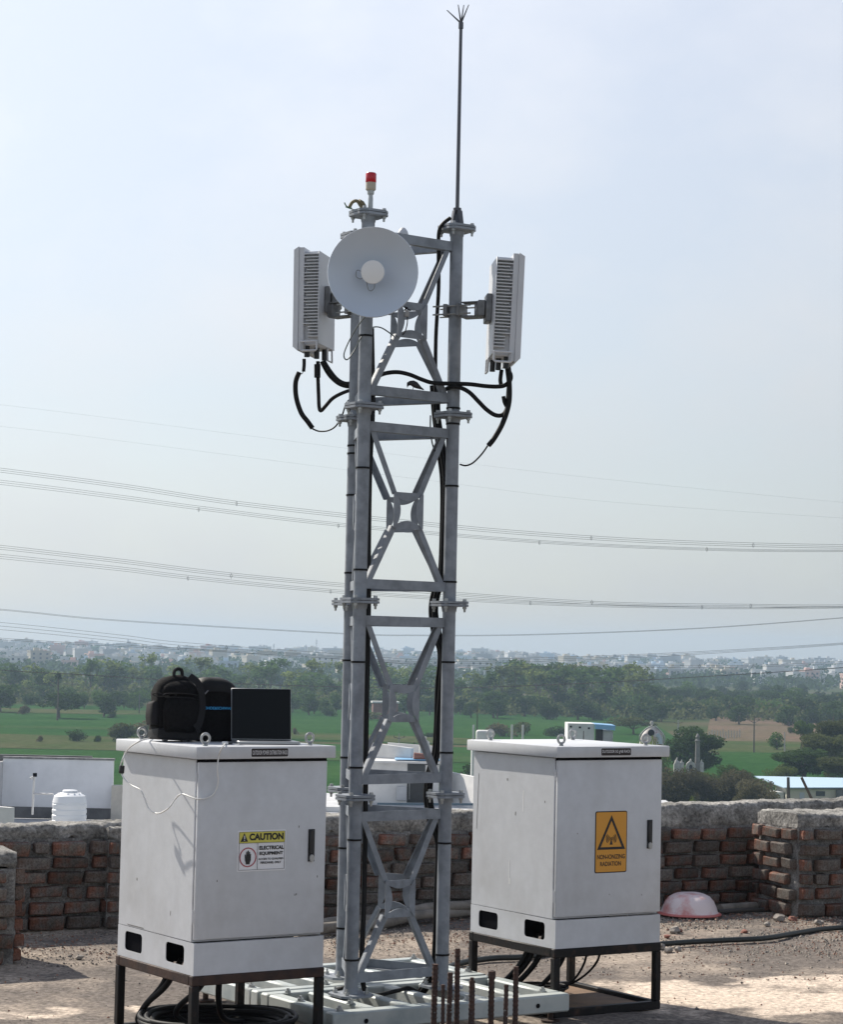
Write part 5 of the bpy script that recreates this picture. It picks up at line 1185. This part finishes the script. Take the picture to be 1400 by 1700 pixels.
# left neighbour: parapet block, tank
nb = thing('neighbour_house', 'white neighbouring house at left with a tall roof parapet weathered grey along its top', 'house', at(96, 1340, 78))
o0 = at(96, 1340, 78); Yw = 78
def lx(px, Y=Yw): return at(px, 1300, Y).x - o0.x
zt0 = at(96, 1260.5, Yw).z - o0.z
pm = mat('parapet_plaster', (.82, .83, .85), .88, col2=(.66, .67, .69), vscale=.8, lo=.45, hi=.8)
B().box((lx(4), 0, 0), (lx(187), .25, zt0)).obj('parapet', pm, nb)
B().box((lx(4) - .02, -.03, zt0 + .002), (lx(187) + .03, .28, zt0 + .07)).obj('coping', mat('parapet_stain', (.30, .30, .30), .9, var=.5, vscale=3), nb)
B().box((lx(1), -8, -.25), (lx(4) - .005, .26, zt0 - .1)).obj('side_wall', plaster, nb)
B().box((lx(-60), .3, zt0 * .1), (lx(149), .5, zt0 + .12)).obj('upper_slab', conc, nb)
B().box((lx(-60), -9.8, -16), (lx(330), 5, -.42)).obj('building_block', plaster_g, nb)
B().box((lx(4), -.06, -.40), (lx(196), -.006, .0)).obj('skirting', conc, nb)
B().box((lx(187) + .035, -.5, -.40), (lx(330), 0, .84)).obj('terrace_wall', mat('sandy_plaster', (.58, .55, .49), .9, var=.2, vscale=2), nb)
b = B(); b.bar((lx(-2), -7.9, at(0, 1348, 70).z - o0.z), (lx(104), -9.6, at(100, 1357, 68).z - o0.z), .2, .5); b.obj('low_wall', plaster, nb)
tk = thing('water_tank', 'white ribbed plastic water tank standing on the roof of the left house', 'tank', (at(115, 1352, 73).x, 73, o0.z - .415)); tz0 = o0.z - .415
Rt = 28.5 / CF * 73; zt1 = at(115, 1311, 73).z - tz0
b = B(); pr_ = [(0, 0), (Rt, 0), (Rt, .06)]
hh_ = zt1 * .70
for k in range(5): zk = .06 + (hh_ - .06) * k / 5; dz = (hh_ - .06) / 5; pr_ += [(Rt, zk + dz * .15), (Rt, zk + dz * .70), (Rt * .965, zk + dz * .80), (Rt * .965, zk + dz * .95)]
pr_ += [(Rt, hh_), (Rt * .98, hh_ + .04), (Rt * .90, zt1 * .86), (Rt * .62, zt1 * .93)]; b.lathe(pr_ + [(Rt * .44, zt1 * .935)], 32); b.obj('body', mat('tank_white', (.78, .80, .82), .4), tk)
b = B(); b.lathe([(Rt * .43, zt1 * .93), (Rt * .43, zt1 * .985), (Rt * .38, zt1), (0, zt1 * 1.005)], 24); b.obj('cap', mat('tank_white', (.78, .80, .82), .4), tk)
b = B()
for k in range(12): a = 2 * math.pi * k / 12; b.bar((Rt * .93 * math.cos(a), Rt * .93 * math.sin(a), hh_ + .06), (Rt * .66 * math.cos(a), Rt * .66 * math.sin(a), zt1 * .93), .07, .02, up=(0, 0, 1), bev=.006)
b.obj('shoulder_rib', mat('tank_white', (.78, .80, .82), .4), tk)
B().box((-.18, -Rt - .01, .02), (.10, -Rt + .05, .12)).obj('name_patch', BLK, tk)
pp = thing('water_pipe', 'white plastic water pipe with a tee standing beside the roof tank', 'pipe', at(54, 1347, 74)); q0 = at(54, 1347, 74)
b = B(); b.tube([(0, 0, -.1), at(57, 1287, 74) - q0], .035, 8); b.tube([at(54, 1292, 74) - q0 + Vector((-.08, 0, 0)), at(58, 1289, 74) - q0], .04, 8); b.tube([at(55, 1317, 74) - q0, at(88, 1318, 73.5) - q0], .03, 8); b.obj('pipe_run', plaster, pp)
b = B(); b.tube([at(58, 1289, 74) - q0, at(58, 1283, 74) - q0], .07, 8); b.obj('tap', dark, pp)
# house behind the tower
Yh = 127
hp0 = at(660, 1335, Yh); hs = thing('roof_room_house', 'white house behind the tower with a dark door on its roof terrace', 'house', hp0)
def hx(px, py=1300, Y=Yh): return at(px, py, Y).x - hp0.x
def hzz(px, py, Y=Yh): return at(px, py, Y).z - hp0.z
B().box((hx(590), 0, 0), (hx(676), 6, hzz(640, 1266))).obj('room_wall', plaster, hs)
B().box((hx(706), 0, 0), (hx(729), 6, hzz(718, 1270))).obj('room_wall', plaster, hs)
B().box((hx(676) + .002, .15, 0), (hx(706) - .002, .3, hzz(690, 1286))).obj('door', door_m, hs)
B().box((hx(676) + .002, .02, hzz(690, 1287)), (hx(706) - .002, .25, hzz(640, 1266) - .004)).obj('door_head', mat('dark_panel', (.045, .05, .055), .5), hs)
b = B(); b.tube([(hx(680), .1, .3), (hx(680), .1, 1.3)], .03, 6); b.obj('door_handle', zinc, hs)
B().box((hx(585), -.3, hzz(640, 1266) + .003), (hx(731), 6.2, hzz(640, 1266) + .12)).obj('roof_slab', plaster, hs)
b = B(); b.bar((hx(605), 3.5, hzz(605, 1250)), (hx(683), 1.6, hzz(680, 1258)), .25, 1.0); b.obj('parapet', plaster, hs)
b = B(); b.bar((hx(640), 5.8, hzz(640, 1252)), (hx(726), 5.2, hzz(720, 1258)), .2, .9); b.obj('parapet', plaster, hs)
B().box((hx(600) - 14, -12, -12), (hx(790) + 12, 9, -.01)).obj('building_block', plaster_g, hs)
B().box((hx(520), -7, 0), (hx(601), -6.7, .28)).obj('low_wall', plaster, hs); B().box((hx(601) + .01, -7.2, 0), (hx(790), -6.9, .22)).obj('low_wall', plaster_g, hs)
b = B(); b.bar((hx(735), 3, hzz(735, 1312)), (hx(800), -3, hzz(800, 1316)), .3, 2.0); b.obj('terrace_wall', plaster, hs)
b = B(); b.bar((hx(630), -5.9, .42), (hx(792), -6.1, .52), .12, .12); b.obj('rail', mat('rail_blue', (.05, .09, .13), .5), hs)
bl_ = thing('blue_tarpaulin', 'blue plastic sheet with bundles lying on the house roof over the dark door', 'tarpaulin', hp0 + Vector((hx(692), 1.0, hzz(692, 1266) + .13)))
b = B(); b.box((-1.3, -.9, 0), (1.9, 1.2, .06), bev=.02); b.obj('sheet', blue_sheet, bl_); b = B(); b.tube([(-.2, -.7, .25), (.75, -.6, .18)], .20, 10); b.obj('rolled_mat', mat('rolled_mat', (.22, .10, .08), .7), bl_)
dr = thing('plastic_drum', 'pale drum standing on the roof of the house behind the tower, right of the door', 'drum', hp0 + Vector((hx(704), 2.0, hzz(704, 1266) + .125)))
b = B(); b.lathe([(.0, 0), (.30, 0), (.32, .5), (.30, 1.0), (.12, 1.1), (.12, 1.3), (0, 1.3)], 16); b.obj('body', mat('drum_pale', (.48, .47, .42), .5), dr)
ac = thing('meter_box', 'small grey box fixed low on the white wall left of the dark door', 'box', hp0 + Vector((hx(667), -.15, .25))); B().box((-.3, -.12, 0), (.3, .12, .8), bev=.02).obj('case', plaster_g, ac)
# small shed right behind the right rack lid
sh0 = at(982, 1232, 240); sd0 = thing('small_shed', 'small white shed with a blue sheet awning and a dark doorway above the right rack', 'shed', sh0)
def sx_(px, py=1215): return at(px, py, 240).x - sh0.x
hS = at(970, 1201, 240).z - sh0.z
B().box((sx_(943), 0, -10), (sx_(987), 5, hS)).obj('wall', plaster, sd0); B().box((sx_(1002), -.0, -10), (sx_(1018), 5, hS * .62)).obj('wall', plaster_g, sd0)
B().box((sx_(990), .6, -1), (sx_(1002), .7, hS * .70)).obj('doorway', door_m, sd0)
b = B(); b.bar((sx_(987) + .02, -.6, hS * .86), (sx_(1021), -.6, hS * .80), .12, .5); b.bar((sx_(987) + .02, 2, hS * .98), (sx_(1021), 2, hS * .92), 5, .08); b.obj('awning', blue_sheet, sd0)
b = B()
for k in range(3):
    c_ = Vector((sx_(948 + 15 * k), -.01, at(948, 1206 + k, 240).z - sh0.z)); b.box(c_ - Vector((.12, .02, .10)), c_ + Vector((.12, .0, .10)))
b.obj('vent_hole', dark, sd0)
t0 = at(806, 1226, 240); ts = thing('roof_tank', 'white square roof tank just above the back of the right rack lid', 'tank', t0); B().box((-1.0, 0, -.3), (.9, 1.6, .9), bev=.25, seg=3).obj('body', plaster, ts)
B().box((-1.4, -.4, -11), (14, 6, -.32)).obj('building_block', plaster_g, ts)
for x, yt, yb, lb in ((850, 1203, 1228, 'left one of a pair of white posts above the right rack'), (868, 1203, 1228, 'right one of a pair of white posts above the right rack'), (786, 1203, 1230, 'single white post by the thin pole at the left of the right rack lid')):
    p = at(x, yb, 236); b = B(); b.bar((0, 0, -9), (0, 0, at(x, yt, 236).z - p.z), .22, .22, up=(0, 1, 0)); b.obj('post', plaster, loc=p, label=lb, cat='post', group='white posts above the right rack')
# shed with the blue roof
Ys = 300; s0 = at(1340, 1334, Ys); s0.z = GZ; bs_ = thing('blue_roof_shed', 'cream shed with a pale blue sheet roof and a small door at the right edge', 'shed', s0)
def qx(px): return at(px, 1320, Ys).x - s0.x
ew = at(1340, 1309, Ys).z - GZ; rt = at(1340, 1291, Ys + 10).z - GZ
cream = mat('cream_wall', (.60, .55, .45), .85, col2=(.45, .40, .33), vscale=.5, lo=.5, hi=.8)
B().box((qx(1306), 0, 0), (qx(1440), 9, ew)).obj('wall', cream, bs_)
b = B(); A = [(qx(1301), -.6, ew + .02), (qx(1450), -.6, ew + .3), (qx(1430), 10, rt), (qx(1270), 10, rt)]; b.quad(*A); b.quad(*[(x, y, z + .12) for x, y, z in A])
for k in range(4): b.quad(A[k], A[(k + 1) % 4], tuple(Vector(A[(k + 1) % 4]) + Vector((0, 0, .12))), tuple(Vector(A[k]) + Vector((0, 0, .12))))
b.obj('roof', mat('pale_blue_sheet', (.42, .56, .66), .5), bs_)
B().box((qx(1328), -.06, 0), (qx(1336), -.005, at(1330, 1315, Ys).z - GZ)).obj('door', mat('shed_door', (.50, .52, .56), .6), bs_)
w_ = B().box((qx(1355), -.06, at(1360, 1321, Ys).z - GZ), (qx(1370), -.005, at(1360, 1313, Ys).z - GZ)).obj('window', win_m, bs_)
B().box((qx(1388), -.5, 0), (qx(1440), -.005, at(1390, 1311, Ys).z - GZ)).obj('dark_lean_to', conc, bs_)
B().box((qx(1286), 1, 0), (qx(1304), 6, ew - .6)).obj('side_room', plaster, bs_)
# poles
pole_c = mat('pole_concrete', (.34, .33, .31), .85); wood_d = mat('pole_dark', (.10, .09, .08), .8)
def epole(x, yb, yt, lb, Y=None, arms=True, m=pole_c, r_=.14, lean=0):
    if Y is None: p = on(x, yb, GZ)
    else: p = at(x, yb, Y)
    Y = p.y; h = at(x, yt, Y).z - p.z; o = thing('utility_pole', lb, 'pole', p)
    b = B(); b.tube([(0, 0, -.5), (lean * h, 0, h)], [r_ * 1.2, r_ * .8], 7); b.obj('pole', m, o)
    if arms:
        b = B(); b.tube([(-.95, 0, h * .86), (0, 0, h * .80)], .07, 5); b.tube([(.95, 0, h * .86), (0, 0, h * .80)], .07, 5); b.tube([(-.95, 0, h * .86), (-.95, 0, h * .92)], .07, 5); b.tube([(.95, 0, h * .86), (.95, 0, h * .92)], .07, 5); b.obj('crossarm', wood_d, o)
    return o
epole(1252, 1251, 1187, 'tall dark utility pole with a v shaped crossarm on the right field', m=wood_d)
epole(1384, 1250, 1188, 'utility pole with a forked top cut in among the right edge trees', m=wood_d, Y=430)
epole(1126, 1225, 1195, 'distant utility pole behind the large dark tree', Y=520, r_=.2)
epole(662, 1262, 1217, 'thin pale utility pole in the field seen through the tower', r_=.12)
epole(688, 1252, 1232, 'small dark pole with arms above the white house', Y=330, m=wood_d, r_=.1)
epole(231, 1185, 1153, 'plain dark pole left of the backpack in front of the trees', arms=False, m=wood_d)
epole(792, 1230, 1166, 'thin dark pole at the left of the right rack lid', Y=300, arms=False, m=wood_d, r_=.08)
epole(1303, 1248, 1215, 'pale leaning post beside the small bright tree', arms=False, Y=470)
epole(1349, 1245, 1216, 'left concrete post in front of the right trees', arms=False, Y=440, r_=.2); epole(1364, 1242, 1215, 'right concrete post in front of the right trees', arms=False, Y=440, r_=.2)
epole(969, 1228, 1213, 'short black t shaped antenna pole before the small shed', Y=200, arms=False, m=wood_d, r_=.05)
epole(1310, 1345, 1290, 'leaning wooden post at the left corner of the blue roofed shed', Y=200, arms=False, m=wood_d, r_=.17, lean=-.03)
p = at(1357, 1345, 16.3); q = at(1331, 1290, 16.3); b = B(); b.tube([p - (q - p) * .12, q], .010, 8); b.obj('leaning_rod', wood_d, label='thin dark rod leaning out over the parapet in front of the shed', cat='rod')
for k in range(12):
    x = 1178 + 4.6 * k; p = on(x, 1227 - (k % 3), GZ); b = B(); b.tube([(0, 0, -.2), (0, 0, 1.9 + .3 * (k % 2))], .14, 5); b.obj('fence_post', pole_c, loc=p, label='pale stone fence post of the row on the far field, right of the dark tree', cat='post', group='stone fence posts on the far field')
# temple: round top, pillar, little arch
tm = mat('temple_paint', (.58, .54, .52), .7, col2=(.40, .25, .24), vscale=1.1, lo=.52, hi=.62)
tw_ = mat('temple_white', (.46, .45, .43), .7, var=.3, vscale=3)
Yt = 340; g0 = at(1082, 1236, Yt); gs = thing('temple_tower', 'rounded painted temple roof top with a ball finial rising out of a green tree', 'temple', g0)
u_ = Yt / CF
b = B(); b.loft([(0, 0, 0, 20 * u_, 14 * u_, 2.5), (8 * u_, 0, 0, 19 * u_, 13 * u_, 2.3), (16 * u_, 1 * u_, 0, 17 * u_, 12 * u_, 2.2), (24 * u_, 2 * u_, 0, 13 * u_, 9 * u_, 2), (30 * u_, 2 * u_, 0, 7 * u_, 5 * u_, 2)], 20, jit=.06, sc=2); b.obj('dome', tm, gs)
b = B(); b.lathe([(0, 28 * u_), (2.2 * u_, 30 * u_), (1.2 * u_, 32 * u_), (3 * u_, 34 * u_), (3.1 * u_, 36 * u_), (1.5 * u_, 39 * u_), (0, 39.5 * u_)], 14, Matrix.Translation((0, 0, 0))); b.obj('finial', tw_, gs)
b = B(); b.lathe([(0, .02), (4.5 * u_, .02), (5.5 * u_, .0), (5.5 * u_, -.1)], 16, frame((-2 * u_, -12.5 * u_, 20 * u_), (1, 0, 0), (0, 0, 1))); b.obj('arch_niche', dark, gs)
b = B(); b.loft([(0, 0, 0, 5 * u_, 4 * u_, 2), (8 * u_, 1 * u_, 0, 3.5 * u_, 3 * u_, 2), (12 * u_, -2 * u_, 0, 4.5 * u_, 3 * u_, 2), (17 * u_, -2 * u_, 0, 2 * u_, 2 * u_, 2)], 12, Matrix.Translation((12 * u_, -13 * u_, 2 * u_)), jit=.05, sc=3); b.obj('figure', mat('statue_blue', (.40, .47, .52), .7), gs)
b = B(); b.tube([(-20 * u_, -4 * u_, 6 * u_), (-19 * u_, -8 * u_, 16 * u_), (-10 * u_, -9 * u_, 26 * u_), (0, -6 * u_, 31 * u_)], 1.4 * u_, 7, smooth=5); b.tube([(20 * u_, -4 * u_, 4 * u_), (20 * u_, -8 * u_, 14 * u_), (13 * u_, -8 * u_, 24 * u_), (4 * u_, -6 * u_, 31 * u_)], 1.4 * u_, 7, smooth=5); b.obj('moulding', tw_, gs)
B().box((-12 * u_, -4 * u_, -13), (12 * u_, 10 * u_, -.01)).obj('tower_base', tw_, gs)
Yq = 335; v_ = Yq / CF; q0 = at(1158, 1290, Yq); sp_ = thing('stone_pillar', 'grey round stone temple pillar with a ringed top rising from the thicket', 'pillar', q0)
b = B(); b.lathe([(5.2 * v_, -8), (5.2 * v_, 0), (4.5 * v_, 4 * v_), (3.6 * v_, 58 * v_), (4.6 * v_, 59 * v_), (4.6 * v_, 61 * v_), (3 * v_, 62 * v_), (3 * v_, 65 * v_), (3.8 * v_, 66 * v_), (3.0 * v_, 68 * v_), (1.5 * v_, 71 * v_), (0, 72 * v_)], 14); b.obj('shaft', mat('pillar_stone', (.22, .21, .205), .8, var=.3, vscale=1.5), sp_)
q1 = at(1147, 1283, Yq); as_ = thing('shrine_arch', 'little white arched shrine niche beside the stone pillar', 'shrine', q1)
vp = v_; v_ = v_ * .78
arc = [(10 * v_ * math.cos(R(a)), 14 * v_ + 11 * v_ * math.sin(R(a))) for a in range(0, 181, 15)]; arc[6:7] = [(2 * v_, 25 * v_), (1.6 * v_, 28 * v_), (0, 30 * v_), (-1.6 * v_, 28 * v_), (-2 * v_, 25 * v_)]
me = holed([(-10 * v_, -8), (10 * v_, -8)] + arc, [[(4 * v_ * math.cos(R(a)), 12 * v_ + 6 * v_ * math.sin(R(a))) for a in range(0, 181, 20)] + [(-4 * v_, 2 * v_), (4 * v_, 2 * v_)]], .5)
for v in me.vertices: v.co = (v.co.x, -v.co.z, v.co.y)
me.materials.clear(); me.materials.append(tw_); link('arch', me, as_); B().box((-5 * v_, .26, 1 * v_), (5 * v_, .35, 19 * v_)).obj('niche', mat('niche_dark', (.06, .06, .09), .6), as_)
v_ = vp
for dx, sc_, lb in ((-23, .62, 'white carved figure left of the little shrine arch'), (-15, .42, 'small pinkish carved figure touching the left side of the shrine arch'), (18, .42, 'small white carved figure just right of the stone pillar')):
    p = at(1147 + dx, 1268, Yq); k = v_ * sc_; b = B(); b.loft([(-6, 0, 0, 9 * k, 6 * k, 3), (0, 0, 0, 9 * k, 6 * k, 2.5), (5 * k, 1 * k, 0, 7 * k, 5 * k, 2), (9 * k, -1 * k, 0, 4 * k, 4 * k, 2), (12 * k, 0, 0, 2.2 * k, 2 * k, 2), (14 * k, .5 * k, 0, 2.6 * k, 2.4 * k, 2), (17 * k, .5 * k, 0, 1.2 * k, 1.2 * k, 2)], 14, jit=.09, sc=2.2); b.obj('temple_figure', tw_, loc=p, label=lb, cat='figure', group='temple figures in the thicket')

# --- high voltage lines crossing the view
wire_m = mat('wire_dark', (.10, .105, .115), .6)
def power(pxs, n, gap, Y, label, spacers=(), r_=.017):
    (xa, ya), (xb, yb), (xc, yc), (xd, yd) = pxs[0], pxs[1], pxs[-2], pxs[-1]
    pxs = [(xa - 700, ya - 700 * (yb - ya) / (xb - xa) * 1.15)] + pxs + [(xd + 700, yd + 700 * (yd - yc) / (xd - xc) * 1.1)]
    o = thing('power_line', label, 'power line', at(700, pxs[len(pxs) // 2][1], Y), group='power lines crossing the sky'); o0_ = Vector(o.location)
    for k in range(n):
        pts = spline([at(x, y + k * gap(x), Y + .45 * (k % 2)) - o0_ for x, y in pxs], 8); b = B(); b.tube(pts, r_, 5, cap=False); b.obj('wire', wire_m, o, ang=2)
    for x, y in spacers:
        c = at(x, y, Y) - o0_; h = .26; b = B(); b.tube([c + Vector((-.10, 0, 0)), c + Vector((0, 0, h)), c + Vector((.10, 0, 0)), c + Vector((0, 0, -h)), c + Vector((-.10, 0, 0))], .03, 5); b.obj('spacer', wire_m, o)
lin = lambda a, c: (lambda x: a + (c - a) * x / 1400)
power([(-300, 740), (0, 777), (200, 803), (393, 832), (645, 860), (850, 880), (1100, 896), (1400, 904), (1700, 903)], 3, lin(3.4, 3.0), 230, 'upper front bundle of the high power line, running past the middle of the tower', [(393, 836), (643, 866), (982, 893), (1251, 905)])
power([(-300, 764), (0, 797), (200, 822), (330, 840), (562, 868), (895, 897), (1174, 910), (1400, 913), (1700, 910)], 3, lin(3.6, 1.4), 244, 'upper rear bundle of the high power line, just under the front one', [(330, 846), (562, 873), (896, 901), (1174, 912)])
power([(-300, 873), (0, 905), (200, 928), (384, 951), (640, 974), (983, 998), (1248, 1003), (1400, 1004), (1700, 1000)], 3, lin(3.4, 2.2), 230, 'middle front bundle of the power line, near the third tower flange', [(384, 956), (983, 1000), (1247, 1006)])
power([(-300, 890), (0, 920), (200, 941), (312, 955), (548, 978), (881, 999), (1166, 1007), (1400, 1007), (1700, 1003)], 3, lin(3.6, 1.2), 244, 'middle rear bundle of the power line, just under the middle front one', [(312, 960), (549, 982), (881, 1001), (1166, 1008)])
power([(-300, 988), (0, 1011), (193, 1029), (570, 1051), (700, 1054), (876, 1053), (1150, 1043), (1400, 1025), (1600, 1008)], 2, lin(1.6, 1.0), 240, 'thin pair of wires above the city that sags behind the tower', [])
power([(-300, 1008), (0, 1033), (200, 1054), (300, 1066), (560, 1085), (720, 1095), (950, 1090), (1150, 1082), (1400, 1067), (1600, 1050)], 3, lin(6.0, 1.4), 235, 'lowest bundle of wires sagging down to the city skyline', [(296, 1075), (376, 1075)])
power([(-300, 1032), (0, 1059), (250, 1073), (500, 1087), (720, 1102), (870, 1106), (1100, 1105), (1250, 1104), (1400, 1098), (1600, 1090)], 2, lin(2.5, 3), 250, 'wires touching the roofs of the far city skyline', [(870, 1106), (986, 1107), (1162, 1106), (1251, 1106)])
power([(-300, 645), (0, 672), (400, 722), (700, 760), (1000, 795), (1400, 834), (1700, 858)], 1, lin(0, 0), 300, 'upper faint single earth wire in the sky', [], .007)
power([(-300, 688), (0, 708), (300, 745), (700, 796), (1000, 832), (1400, 860), (1700, 878)], 1, lin(0, 0), 300, 'lower faint single earth wire in the sky', [], .007)
power([(-300, 1088), (0, 1112), (140, 1120), (380, 1134), (700, 1142), (950, 1135), (1150, 1124), (1400, 1108), (1600, 1090)], 1, lin(0, 0), 120, 'single dark wire crossing low in front of the tree belt', [], .020)

# --- the hazy air
hzm = bpy.data.materials.new('haze_air'); hzm.use_nodes = True; t = hzm.node_tree; t.nodes.clear()
pv = t.nodes.new('ShaderNodeVolumePrincipled'); mo = t.nodes.new('ShaderNodeOutputMaterial')
pv.inputs['Color'].default_value = (.50, .66, .85, 1); pv.inputs['Density'].default_value = HAZE; pv.inputs['Anisotropy'].default_value = .2
t.links.new(pv.outputs[0], mo.inputs['Volume'])
try: hzm.cycles.homogeneous_volume = True
except Exception: pass
hb = B(); hb.box((-1700, -700, GZ - 3), (1700, 4400, 46)); hz_o = hb.obj('haze', hzm, kind='stuff')
